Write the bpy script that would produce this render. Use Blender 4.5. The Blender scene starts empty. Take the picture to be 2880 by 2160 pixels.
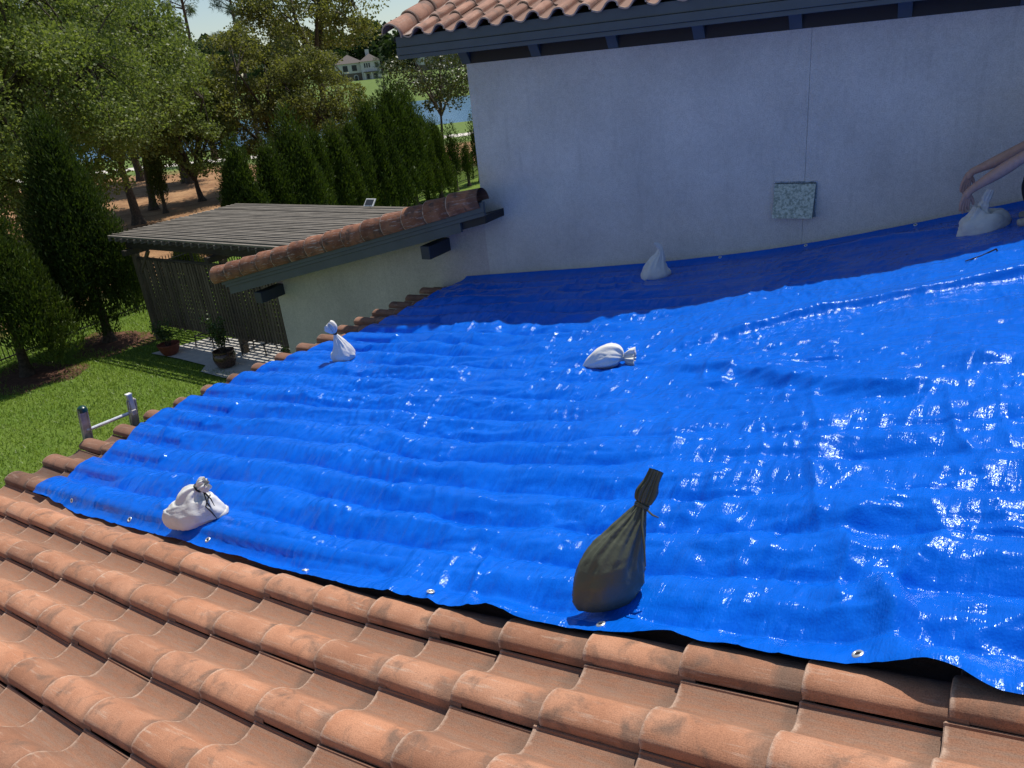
import bpy, math, random
import numpy as np
from mathutils import Vector, Matrix, Euler

random.seed(7)
scene = bpy.context.scene
COL = scene.collection

# ------------------------------------------------------------------ camera
YAW, PITCH, ROLL = 0.6232, 0.4008, -0.1074
CAM = Vector((6.5207, -2.0679, 2.7556))
fw = Vector((-math.sin(YAW) * math.cos(PITCH), math.cos(YAW) * math.cos(PITCH), -math.sin(PITCH)))
r0 = fw.cross(Vector((0, 0, 1))).normalized()
u0 = r0.cross(fw)
RT = r0 * math.cos(ROLL) + u0 * math.sin(ROLL)
UP = -r0 * math.sin(ROLL) + u0 * math.cos(ROLL)
cd = bpy.data.cameras.new('camera')
cam = bpy.data.objects.new('camera', cd)
COL.objects.link(cam)
cam.matrix_world = Matrix(((RT.x, UP.x, -fw.x, CAM.x), (RT.y, UP.y, -fw.y, CAM.y), (RT.z, UP.z, -fw.z, CAM.z), (0, 0, 0, 1)))
cd.sensor_fit = 'HORIZONTAL'
cd.sensor_width = 36
cd.lens = 36 * 2166.46 / 2880
cd.clip_start = 0.05
cd.clip_end = 4000
scene.camera = cam

# ------------------------------------------------------------------ sky, sun, exposure
SUN = Vector((0.03, 0.47, 1.0)).normalized()
w = bpy.data.worlds.new('World')
scene.world = w
w.use_nodes = True
nt = w.node_tree
bg = nt.nodes['Background']
sky = nt.nodes.new('ShaderNodeTexSky')
sky.sky_type = 'NISHITA'
sky.sun_disc = False
sky.sun_elevation = math.asin(SUN.z)
sky.sun_rotation = math.atan2(SUN.x, SUN.y)
sky.air_density = 1.0
sky.dust_density = 0.4
sky.ozone_density = 1.6
nt.links.new(sky.outputs[0], bg.inputs[0])
bg.inputs[1].default_value = 0.092
sd = bpy.data.lights.new('sun', 'SUN')
sd.energy = 4.2
sd.angle = math.radians(0.53)
sd.color = (1.0, 0.95, 0.87)
sun = bpy.data.objects.new('sun', sd)
COL.objects.link(sun)
sun.rotation_mode = 'QUATERNION'
sun.rotation_quaternion = SUN.to_track_quat('Z', 'Y')
sun.location = (0, 20, 40)
scene.view_settings.view_transform = 'Standard'
scene.view_settings.look = 'None'
scene.view_settings.exposure = 0.15
scene.view_settings.gamma = 1.0
scene.view_settings.use_curve_mapping = False

# ------------------------------------------------------------------ helpers
def tag(o, label=None, cat=None, group=None, kind=None):
    if label: o['label'] = label
    if cat: o['category'] = cat
    if group: o['group'] = group
    if kind: o['kind'] = kind
    return o


def empty(name, loc=(0, 0, 0), label=None, cat=None, group=None, rz=0.0):
    o = bpy.data.objects.new(name, None)
    o.empty_display_size = 0.2
    COL.objects.link(o)
    o.location = loc
    o.rotation_euler = (0, 0, rz)
    return tag(o, label, cat, group)


def wmat(o):
    m = o.matrix_basis.copy()
    return wmat(o.parent) @ o.matrix_parent_inverse @ m if o.parent else m


def link(name, me, mat=None, parent=None, loc=(0, 0, 0), rot=(0, 0, 0), scale=(1, 1, 1), world=True):
    """world=True: mesh and loc are given in world coordinates, else relative to the parent"""
    o = bpy.data.objects.new(name, me)
    COL.objects.link(o)
    if mat and not me.materials:
        me.materials.append(mat)
    if parent:
        o.parent = parent
        if world:
            o.matrix_parent_inverse = wmat(parent).inverted()
    o.location = loc
    o.rotation_euler = rot
    o.scale = scale
    return o


def mesh_np(name, V, F, smooth=True, sharp=None):
    """V (n,3), F (m,k) arrays -> mesh, fast path"""
    V = np.asarray(V, np.float32)
    F = np.asarray(F, np.int32)
    k = F.shape[1]
    me = bpy.data.meshes.new(name)
    me.vertices.add(len(V))
    me.vertices.foreach_set('co', V.ravel())
    me.loops.add(F.size)
    me.loops.foreach_set('vertex_index', F.ravel())
    me.polygons.add(len(F))
    me.polygons.foreach_set('loop_start', np.arange(0, F.size, k, dtype=np.int32))
    if smooth:
        me.polygons.foreach_set('use_smooth', np.ones(len(F), bool))
    me.update(calc_edges=True)
    me.validate()
    if sharp:
        me.set_sharp_from_angle(angle=math.radians(sharp))
    return me


class MB:
    def __init__(s):
        s.v = []
        s.f = []

    def add(s, vs, fs):
        b = len(s.v)
        s.v += [tuple(p) for p in vs]
        s.f += [tuple(i + b for i in f) for f in fs]
        return s

    def box(s, lo, hi, rot=None, piv=None):
        x0, y0, z0 = lo
        x1, y1, z1 = hi
        vs = [Vector(p) for p in ((x0, y0, z0), (x1, y0, z0), (x1, y1, z0), (x0, y1, z0), (x0, y0, z1), (x1, y0, z1), (x1, y1, z1), (x0, y1, z1))]
        if rot is not None:
            piv = Vector(piv) if piv else sum(vs, Vector()) / 8
            vs = [rot @ (p - piv) + piv for p in vs]
        return s.add(vs, [(0, 3, 2, 1), (4, 5, 6, 7), (0, 1, 5, 4), (1, 2, 6, 5), (2, 3, 7, 6), (3, 0, 4, 7)])

    def bar(s, a, b, wdt, hgt, up=(0, 0, 1)):
        a, b, up = Vector(a), Vector(b), Vector(up)
        t = (b - a).normalized()
        n = t.cross(up)
        if n.length < 1e-4:
            n = t.cross(Vector((1, 0, 0)))
        n.normalize()
        m = n.cross(t)
        vs = []
        for p in (a, b):
            for sx, sy in ((-1, -1), (1, -1), (1, 1), (-1, 1)):
                vs.append(p + n * sx * wdt / 2 + m * sy * hgt / 2)
        return s.add(vs, [(0, 1, 2, 3), (7, 6, 5, 4), (0, 4, 5, 1), (1, 5, 6, 2), (2, 6, 7, 3), (3, 7, 4, 0)])

    def tube(s, pts, rads, n=8, cap=True):
        pts = [Vector(p) for p in pts]
        if not hasattr(rads, '__len__'):
            rads = [rads] * len(pts)
        b = len(s.v)
        ref = Vector((0.31, 0.17, 0.93))
        for i, p in enumerate(pts):
            t = (pts[min(i + 1, len(pts) - 1)] - pts[max(i - 1, 0)]).normalized()
            nn = t.cross(ref)
            if nn.length < 0.05:
                nn = t.cross(Vector((1, 0, 0)))
            nn.normalize()
            mm = t.cross(nn)
            for k in range(n):
                a = 2 * math.pi * k / n
                s.v.append(tuple(p + (nn * math.cos(a) + mm * math.sin(a)) * rads[i]))
        for i in range(len(pts) - 1):
            for k in range(n):
                s.f.append((b + i * n + k, b + i * n + (k + 1) % n, b + (i + 1) * n + (k + 1) % n, b + (i + 1) * n + k))
        if cap:
            s.f.append(tuple(b + k for k in range(n))[::-1])
            s.f.append(tuple(b + (len(pts) - 1) * n + k for k in range(n)))
        return s

    def lathe(s, prof, n=24, at=(0, 0, 0)):
        b = len(s.v)
        for r, z in prof:
            for k in range(n):
                a = 2 * math.pi * k / n
                s.v.append((at[0] + r * math.cos(a), at[1] + r * math.sin(a), at[2] + z))
        for i in range(len(prof) - 1):
            for k in range(n):
                s.f.append((b + i * n + k, b + i * n + (k + 1) % n, b + (i + 1) * n + (k + 1) % n, b + (i + 1) * n + k))
        s.f.append(tuple(b + k for k in range(n))[::-1])
        s.f.append(tuple(b + (len(prof) - 1) * n + k for k in range(n)))
        return s

    def prism(s, poly, y0, y1):
        """poly in (x,z), extruded along y"""
        n = len(poly)
        vs = [(x, y0, z) for x, z in poly] + [(x, y1, z) for x, z in poly]
        return s.add(vs, [tuple(range(n)), tuple(range(2 * n - 1, n - 1, -1))] + [(i, i + n, (i + 1) % n + n, (i + 1) % n) for i in range(n)])

    def mesh(s, name, smooth=False, sharp=35, bevel=0.0):
        me = bpy.data.meshes.new(name)
        me.from_pydata(s.v, [], s.f)
        me.update()
        if bevel > 0:
            import bmesh
            bm = bmesh.new()
            bm.from_mesh(me)
            bmesh.ops.recalc_face_normals(bm, faces=bm.faces)
            bmesh.ops.bevel(bm, geom=bm.edges[:], offset=bevel, segments=1, affect='EDGES', profile=0.5)
            bm.to_mesh(me)
            bm.free()
        if smooth:
            for p in me.polygons:
                p.use_smooth = True
            me.set_sharp_from_angle(angle=math.radians(sharp))
        return me

    def build(s, name, mat, parent=None, smooth=False, sharp=35, bevel=0.0, world=True):
        return link(name, s.mesh(name, smooth, sharp, bevel), mat, parent, world=world)


def hashn(ix, iy, seed):
    h = (ix.astype(np.int64) * 374761393 + iy.astype(np.int64) * 668265263 + seed * 1274126177) & 0xFFFFFFFF
    h = ((h ^ (h >> 13)) * 1274126177) & 0xFFFFFFFF
    h = h ^ (h >> 16)
    return (h & 0xFFFF) / 32767.5 - 1.0


def vnoise(x, y, seed=0):
    x0 = np.floor(x)
    y0 = np.floor(y)
    fx = x - x0
    fy = y - y0
    fx = fx * fx * fx * (fx * (fx * 6 - 15) + 10)
    fy = fy * fy * fy * (fy * (fy * 6 - 15) + 10)
    a = hashn(x0, y0, seed)
    b = hashn(x0 + 1, y0, seed)
    c = hashn(x0, y0 + 1, seed)
    d = hashn(x0 + 1, y0 + 1, seed)
    return (a * (1 - fx) + b * fx) * (1 - fy) + (c * (1 - fx) + d * fx) * fy


# ------------------------------------------------------------------ materials
class M:
    """small node material builder"""
    def __init__(s, name, base=(0.5, 0.5, 0.5), rough=0.7, spec=0.5, metal=0.0):
        s.m = bpy.data.materials.new(name)
        s.m.use_nodes = True
        s.t = s.m.node_tree
        s.p = s.t.nodes['Principled BSDF']
        s.out = s.t.nodes['Material Output']
        s.p.inputs['Base Color'].default_value = (*base, 1)
        s.p.inputs['Roughness'].default_value = rough
        s.p.inputs['Specular IOR Level'].default_value = spec
        s.p.inputs['Metallic'].default_value = metal

    def n(s, typ, **kw):
        nd = s.t.nodes.new('ShaderNode' + typ)
        for k, v in kw.items():
            setattr(nd, k, v)
        return nd

    def l(s, a, b):
        s.t.links.new(a, b)

    def coord(s, scale=(1, 1, 1), kind='Object', rnd=False, rot=(0, 0, 0)):
        tc = s.n('TexCoord')
        mp = s.n('Mapping')
        mp.inputs['Scale'].default_value = scale
        mp.inputs['Rotation'].default_value = rot
        if rnd:
            oi = s.n('ObjectInfo')
            mu = s.n('Math', operation='MULTIPLY')
            mu.inputs[1].default_value = 37.0
            s.l(oi.outputs['Random'], mu.inputs[0])
            ad = s.n('VectorMath', operation='ADD')
            s.l(tc.outputs[kind], ad.inputs[0])
            s.l(mu.outputs[0], ad.inputs[1])
            s.l(ad.outputs[0], mp.inputs[0])
        else:
            s.l(tc.outputs[kind], mp.inputs[0])
        return mp.outputs[0]

    def noise(s, vec, scale, detail=4, rough=0.55, dist=0.0):
        nd = s.n('TexNoise')
        nd.inputs['Scale'].default_value = scale
        nd.inputs['Detail'].default_value = detail
        nd.inputs['Roughness'].default_value = rough
        nd.inputs['Distortion'].default_value = dist
        s.l(vec, nd.inputs['Vector'])
        return nd.outputs['Fac']

    def ramp(s, fac, stops):
        nd = s.n('ValToRGB')
        e = nd.color_ramp.elements
        while len(e) < len(stops):
            e.new(0.5)
        for el, (p, c) in zip(e, stops):
            el.position = p
            el.color = (*c, 1) if hasattr(c, '__len__') else (c, c, c, 1)
        s.l(fac, nd.inputs[0])
        return nd.outputs[0]

    def mix(s, fac, a, b, mode='MIX'):
        nd = s.n('Mix', data_type='RGBA', blend_type=mode)
        for sock, v in ((nd.inputs[0], fac), (nd.inputs[6], a), (nd.inputs[7], b)):
            if isinstance(v, (int, float)):
                sock.default_value = v
            elif hasattr(v, '__len__'):
                sock.default_value = (*v, 1)
            else:
                s.l(v, sock)
        return nd.outputs[2]

    def bump(s, h, strength=0.3, dist=0.01, prev=None):
        nd = s.n('Bump')
        nd.inputs['Strength'].default_value = strength
        nd.inputs['Distance'].default_value = dist
        s.l(h, nd.inputs['Height'])
        if prev is not None:
            s.l(prev, nd.inputs['Normal'])
        return nd.outputs[0]

    def color(s, sock):
        s.l(sock, s.p.inputs['Base Color'])

    def normal(s, sock):
        s.l(sock, s.p.inputs['Normal'])


def mat_tile(name, c1, c2, dark, pale, amt=1.0):
    m = M(name, c1, 0.82, 0.3)
    oi = m.n('ObjectInfo')
    v = m.coord(rnd=True)
    vs = m.coord(scale=(1.0, 9, 9), rnd=True)
    big = m.noise(v, 5.5, 3, 0.5)
    base = m.mix(m.ramp(big, [(0.35, 0.0), (0.68, 1.0)]), c1, c2)
    tone = m.ramp(oi.outputs['Random'], [(0.0, (0.72, 0.70, 0.69)), (0.35, (0.98, 0.94, 0.90)), (0.7, (1.04, 1.03, 1.02)), (1.0, (1.16, 1.10, 1.04))])
    base = m.mix(1.0, base, tone, 'MULTIPLY')
    streak = m.noise(vs, 6.0, 5, 0.65)
    base = m.mix(m.ramp(streak, [(0.56, 0.0), (0.74, 0.55 * amt)]), base, pale)
    stain = m.noise(v, 9.0, 5, 0.6, 0.6)
    base = m.mix(m.ramp(stain, [(0.52, 0.0), (0.72, 0.72 * amt)]), base, dark)
    # chalky bloom and grime where water runs: pan side of the tile
    sep = m.n('SeparateXYZ')
    tc = m.n('TexCoord')
    m.l(tc.outputs['Object'], sep.inputs[0])
    pan = m.ramp(sep.outputs[1], [(0.14, 0.0), (0.20, 0.85), (0.30, 0.8)])
    pn = m.ramp(m.noise(vs, 11.0, 6, 0.7), [(0.38, 0.0), (0.66, 0.8)])
    pm = m.n('Math', operation='MULTIPLY')
    m.l(pan, pm.inputs[0])
    m.l(pn, pm.inputs[1])
    base = m.mix(pan, base, tuple(a * 0.70 for a in c1))
    base = m.mix(pm.outputs[0], base, tuple(a * 0.80 + b * 0.22 for a, b in zip(dark, pale)))
    # worn pale butt edge, darker band just below the overlap of the course above
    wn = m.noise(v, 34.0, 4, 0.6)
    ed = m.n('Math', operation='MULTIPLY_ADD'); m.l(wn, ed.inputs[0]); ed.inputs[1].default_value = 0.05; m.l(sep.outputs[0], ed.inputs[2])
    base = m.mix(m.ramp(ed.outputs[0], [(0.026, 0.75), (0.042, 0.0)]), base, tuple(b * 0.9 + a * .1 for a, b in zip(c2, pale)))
    lap = m.n('Math', operation='MULTIPLY_ADD'); m.l(stain, lap.inputs[0]); lap.inputs[1].default_value = 0.16; m.l(sep.outputs[0], lap.inputs[2])
    base = m.mix(m.ramp(lap.outputs[0], [(0.375, 0.0), (0.43, 0.62)]), base, dark)
    grain = m.noise(v, 260.0, 2, 0.6)
    base = m.mix(0.65, base, m.ramp(grain, [(0.3, (0.62, 0.60, 0.58)), (0.5, (1, 1, 1)), (0.72, (1.3, 1.3, 1.28))]), 'MULTIPLY')
    m.color(base)
    b1 = m.bump(grain, 0.35, 0.002)
    b2 = m.bump(m.noise(vs, 30.0, 4, 0.6), 0.25, 0.004, b1)
    m.normal(b2)
    return m.m


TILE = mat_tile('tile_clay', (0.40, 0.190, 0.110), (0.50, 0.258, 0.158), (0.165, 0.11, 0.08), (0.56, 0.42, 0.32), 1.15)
TILE_EAVE = mat_tile('tile_clay_dark', (0.20, 0.105, 0.07), (0.28, 0.15, 0.10), (0.09, 0.065, 0.052), (0.38, 0.29, 0.23), 1.2)  # darker, browner clay for the tile rows along the eave
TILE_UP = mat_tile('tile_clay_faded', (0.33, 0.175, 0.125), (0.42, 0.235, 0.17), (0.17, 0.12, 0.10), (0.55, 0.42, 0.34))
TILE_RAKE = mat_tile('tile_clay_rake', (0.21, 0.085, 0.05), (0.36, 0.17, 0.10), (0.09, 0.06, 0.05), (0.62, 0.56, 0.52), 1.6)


def mat_stucco(name, c, scale=90):
    m = M(name, c, 0.92, 0.2)
    v = m.coord()
    n1 = m.noise(v, 1.3, 4, 0.55)
    n2 = m.noise(v, scale, 3, 0.6)
    col = m.mix(m.ramp(n1, [(0.3, 0.0), (0.7, 1.0)]), tuple(a * 0.86 for a in c), tuple(min(1, a * 1.06) for a in c))
    # rain dirt with streaks near the foot of the wall
    vs = m.coord(scale=(5, 5, 0.7))
    st = m.noise(vs, 2.2, 4, 0.6)
    col = m.mix(m.ramp(st, [(0.56, 0.0), (0.80, 0.42)]), col, tuple(a * 0.66 for a in c))
    n3 = m.noise(v, 26, 4, 0.7)
    col = m.mix(0.6, col, m.ramp(n2, [(0.34, 0.72), (0.6, 1.12)]), 'MULTIPLY')
    col = m.mix(0.5, col, m.ramp(n3, [(0.34, 0.84), (0.62, 1.08)]), 'MULTIPLY')
    m.color(col)
    m.normal(m.bump(n2, 0.7, 0.006))
    return m.m


STUCCO = mat_stucco('stucco', (0.68, 0.66, 0.62))
STUCCO_W = mat_stucco('stucco_wing', (0.60, 0.555, 0.535))


def mat_paint(name, c, rough=0.55):
    m = M(name, c, rough, 0.4)
    v = m.coord()
    n = m.noise(v, 3.0, 5, 0.6)
    vs = m.coord(scale=(1, 14, 14))
    g = m.noise(vs, 12, 4, 0.6)
    col = m.mix(m.ramp(n, [(0.3, 0.0), (0.75, 0.7)]), tuple(a * 0.85 for a in c), tuple(a * 1.2 for a in c))
    m.color(col)
    m.normal(m.bump(g, 0.15, 0.003))
    return m.m


FASCIA = mat_paint('slate_paint', (0.085, 0.105, 0.118))
FRIEZE = mat_paint('dark_paint', (0.016, 0.018, 0.024))


def mat_simple(name, c, rough=0.7, var=0.15, scale=20, spec=0.4, metal=0.0, bump=0.0):
    m = M(name, c, rough, spec, metal)
    v = m.coord(rnd=True)
    n = m.noise(v, scale, 4, 0.6)
    m.color(m.mix(m.ramp(n, [(0.3, 0.0), (0.7, 1.0)]), tuple(a * (1 - var) for a in c), tuple(min(1, a * (1 + var)) for a in c)))
    if bump:
        m.normal(m.bump(n, bump, 0.01))
    return m.m


def mat_tarp():
    m = M('tarp_blue', (0.002, 0.1, 0.7), 0.2, 0.24)
    m.p.inputs['Specular Tint'].default_value = (0.72, 0.93, 1.0, 1)
    v = m.coord()
    n = m.noise(v, 2.5, 4, 0.6)
    col = m.mix(m.ramp(n, [(0.3, 0.0), (0.7, 1.0)]), (0.002, 0.108, 0.60), (0.003, 0.134, 0.70))
    m.color(col)
    # woven tapes, broken up; plus soft creasing
    wv = m.coord(scale=(1.0, 0.6, 0.6))
    vo = m.n('TexVoronoi')
    vo.inputs['Scale'].default_value = 135.0
    m.l(wv, vo.inputs['Vector'])
    b1 = m.bump(vo.outputs['Distance'], 0.22, 0.004)
    cr = m.coord(scale=(1.0, 0.13, 0.2), rot=(0, 0, 0.15))
    w2 = m.noise(cr, 80.0, 3, 0.6, 0.5)
    b2 = m.bump(w2, 0.40, 0.008, b1)
    w3 = m.noise(v, 11.0, 5, 0.65)
    b3 = m.bump(w3, 0.22, 0.02, b2)
    # each stretch of tape between creases lies flat at its own small tilt
    fc = m.coord(scale=(1.0, 0.16, 0.16), rot=(0, 0, 0.12))
    nw = m.n('TexNoise')
    nw.inputs['Scale'].default_value = 9.0
    m.l(fc, nw.inputs['Vector'])
    wa = m.n('VectorMath', operation='MULTIPLY_ADD')
    m.l(nw.outputs['Color'], wa.inputs[0]); wa.inputs[1].default_value = (.05, .05, .05); m.l(fc, wa.inputs[2])
    tilt = b3
    for sc_, kx, ky in ((26.0, 0.36, 0.16), (62.0, 0.42, 0.18)):
        vf = m.n('TexVoronoi')
        vf.inputs['Scale'].default_value = sc_
        m.l(wa.outputs[0], vf.inputs['Vector'])
        sb = m.n('VectorMath', operation='SUBTRACT')
        m.l(vf.outputs['Color'], sb.inputs[0]); sb.inputs[1].default_value = (.5, .5, .5)
        mk = m.ramp(m.noise(v, 2.4, 3, 0.6), [(0.42, 0.12), (0.62, 1.0)])
        ml = m.n('VectorMath', operation='MULTIPLY')
        m.l(sb.outputs[0], ml.inputs[0]); m.l(mk, ml.inputs[1])
        ad = m.n('VectorMath', operation='MULTIPLY_ADD')
        m.l(ml.outputs[0], ad.inputs[0]); ad.inputs[1].default_value = (kx, ky, 0); m.l(tilt, ad.inputs[2])
        tilt = ad.outputs[0]
    nn_ = m.n('VectorMath', operation='NORMALIZE')
    m.l(tilt, nn_.inputs[0])
    m.normal(nn_.outputs[0])
    rr = m.ramp(m.noise(v, 40.0, 3, 0.6), [(0.3, 0.13), (0.7, 0.24)])
    m.l(rr, m.p.inputs['Roughness'])
    return m.m


TARP = mat_tarp()


def mat_cloth(name, c, dirt, rough=0.85, spec=0.25, weave=420):
    m = M(name, c, rough, spec)
    v = m.coord()
    n = m.noise(v, 9, 4, 0.6)
    col = m.mix(m.ramp(n, [(0.52, 0.0), (0.78, 0.55)]), c, dirt)
    m.color(col)
    wn = m.noise(v, weave, 1, 0.5)
    rd = m.n('TexNoise', noise_type='RIDGED_MULTIFRACTAL')
    rd.inputs['Scale'].default_value = 11.0
    rd.inputs['Detail'].default_value = 3
    m.l(v, rd.inputs['Vector'])
    m.normal(m.bump(rd.outputs[0], 0.35, 0.012, m.bump(m.noise(v, 60, 3, 0.6), 0.3, 0.006, m.bump(wn, 0.25, 0.001))))
    return m.m


SACK = mat_cloth('sack_white', (0.72, 0.71, 0.68), (0.50, 0.44, 0.36))
SACK_D = mat_cloth('sack_olive', (0.080, 0.090, 0.060), (0.092, 0.095, 0.068), 0.5, 0.5, 300)
STRING = mat_simple('black_string', (0.012, 0.012, 0.013), 0.5)
METAL = mat_simple('aluminium', (0.62, 0.63, 0.64), 0.38, 0.2, 30, 0.5, 1.0)
ALU_DULL = mat_simple('dull_aluminium', (0.42, 0.40, 0.38), 0.55, 0.35, 14, 0.5, 0.3)
EYELET = mat_simple('eyelet_metal', (0.75, 0.75, 0.72), 0.35, 0.1, 30, 0.5, 0.7)
BLACK = mat_simple('black_gap', (0.01, 0.01, 0.012), 0.8)
GREENCAP = mat_simple('green_cap', (0.01, 0.045, 0.035), 0.3)
FELT = mat_simple('roof_felt', (0.022, 0.02, 0.02), 0.9)


def mat_wood(name, c1, c2, axis='X'):
    sc = {'X': (0.8, 16, 16), 'Y': (16, 0.8, 16), 'Z': (16, 16, 0.8)}[axis]
    m = M(name, c1, 0.85, 0.2)
    v = m.coord(scale=sc, rnd=True)
    g = m.noise(v, 3.0, 6, 0.65)
    b = m.noise(m.coord(rnd=True), 2.0, 4, 0.6)
    oi = m.n('ObjectInfo')
    col = m.mix(m.ramp(g, [(0.3, 0.0), (0.7, 1.0)]), c1, c2)
    col = m.mix(0.6, col, m.ramp(b, [(0.3, 0.55), (0.7, 1.15)]), 'MULTIPLY')
    col = m.mix(0.7, col, m.ramp(oi.outputs['Random'], [(0, 0.65), (1, 1.2)]), 'MULTIPLY')
    m.color(col)
    m.normal(m.bump(g, 0.4, 0.004))
    return m.m


WOOD_TOP = mat_wood('weathered_wood', (0.17, 0.148, 0.122), (0.33, 0.295, 0.25), 'X')
WOOD_Y = mat_wood('weathered_wood_joist', (0.10, 0.085, 0.07), (0.20, 0.18, 0.16), 'Y')
WOOD_D = mat_wood('dark_wood', (0.11, 0.082, 0.058), (0.21, 0.165, 0.12), 'Z')
WOOD_DX = mat_wood('dark_wood_beam', (0.05, 0.042, 0.036), (0.10, 0.085, 0.07), 'X')
CONC = mat_simple('concrete', (0.50, 0.475, 0.43), 0.9, 0.12, 5, 0.3, 0, 0.2)
IRON = mat_simple('black_iron', (0.012, 0.012, 0.013), 0.5)


def mat_leaf(name, c1, c2, c3, trans=0.3, rough=0.45, scale=1.2, spec=0.5):
    m = M(name, c1, rough, spec)
    v = m.coord()
    oi = m.n('ObjectInfo')
    n = m.noise(v, scale, 3, 0.6)
    n2 = m.noise(v, scale * 14, 2, 0.6)
    col = m.mix(m.ramp(n, [(0.32, 0.0), (0.68, 1.0)]), c1, c2)
    col = m.mix(m.ramp(n2, [(0.45, 0.0), (0.75, 0.8)]), col, c3)
    col = m.mix(0.8, col, m.ramp(oi.outputs['Random'], [(0, (0.82, 0.86, 0.8)), (1, (1.15, 1.12, 1.0))]), 'MULTIPLY')
    m.color(col)
    if trans > 0:
        tr = m.n('BsdfTranslucent')
        mx = m.n('MixShader')
        mx.inputs[0].default_value = trans
        cc = m.mix(1.0, col, (1.4, 1.48, 0.7), 'MULTIPLY')
        m.l(cc, tr.inputs['Color'])
        m.l(m.p.outputs[0], mx.inputs[1])
        m.l(tr.outputs[0], mx.inputs[2])
        m.l(mx.outputs[0], m.out.inputs['Surface'])
    return m.m


OAKLEAF = mat_leaf('oak_leaf', (0.100, 0.138, 0.036), (0.172, 0.212, 0.064), (0.32, 0.345, 0.16), 0.42, 0.5, 1.2, 0.3)
OAKLEAF2 = mat_leaf('oak_leaf_dark', (0.042, 0.062, 0.018), (0.070, 0.085, 0.024), (0.11, 0.11, 0.04), 0.22)
OAKLEAF3 = mat_leaf('oak_leaf_yellow', (0.110, 0.122, 0.034), (0.170, 0.176, 0.054), (0.28, 0.255, 0.12), 0.40, 0.5, 1.2, 0.3)
JUNIPER = mat_leaf('juniper_leaf', (0.028, 0.050, 0.009), (0.050, 0.080, 0.013), (0.125, 0.160, 0.028), 0.25, 0.6, 1.5, 0.25)
PINELEAF = mat_leaf('pine_needle', (0.045, 0.080, 0.022), (0.075, 0.115, 0.035), (0.12, 0.14, 0.05), 0.25, 0.5)
FARLEAF = mat_leaf('far_leaf', (0.030, 0.055, 0.022), (0.055, 0.085, 0.030), (0.08, 0.105, 0.045), 0.2, 0.7, 0.25, 0.2)
POTLEAF = mat_leaf('pot_leaf', (0.035, 0.070, 0.018), (0.06, 0.105, 0.026), (0.10, 0.14, 0.05), 0.25, 0.4, 6)
BARK = mat_simple('bark', (0.085, 0.066, 0.052), 0.95, 0.45, 14, 0.2, 0, 0.8)
BARK_P = mat_simple('pine_bark', (0.105, 0.068, 0.048), 0.95, 0.4, 10, 0.2, 0, 0.8)
GRASSB = mat_leaf('grass_blade', (0.125, 0.200, 0.026), (0.185, 0.265, 0.038), (0.27, 0.33, 0.085), 0.35, 0.5, 0.9)

GZ = -3.2          # yard level; the eave of the near roof is at z = 0


def slog(x):
    return math.log1p(math.exp(x)) if x < 30 else x


# roof surface: low pitch at the eave, steeper beyond the change of pitch
T1, T2, XK, XW = 0.1037, 0.2617, 4.2749, 0.6


def zr(X):
    return T1 * X + (T2 - T1) * XW * (slog((X - XK) / XW) - slog(-XK / XW))


def zr_np(X):
    return T1 * X + (T2 - T1) * XW * (np.log1p(np.exp((X - XK) / XW)) - math.log1p(math.exp(-XK / XW)))


def slope(X):
    return (zr(X + 0.05) - zr(X - 0.05)) / 0.1


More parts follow.
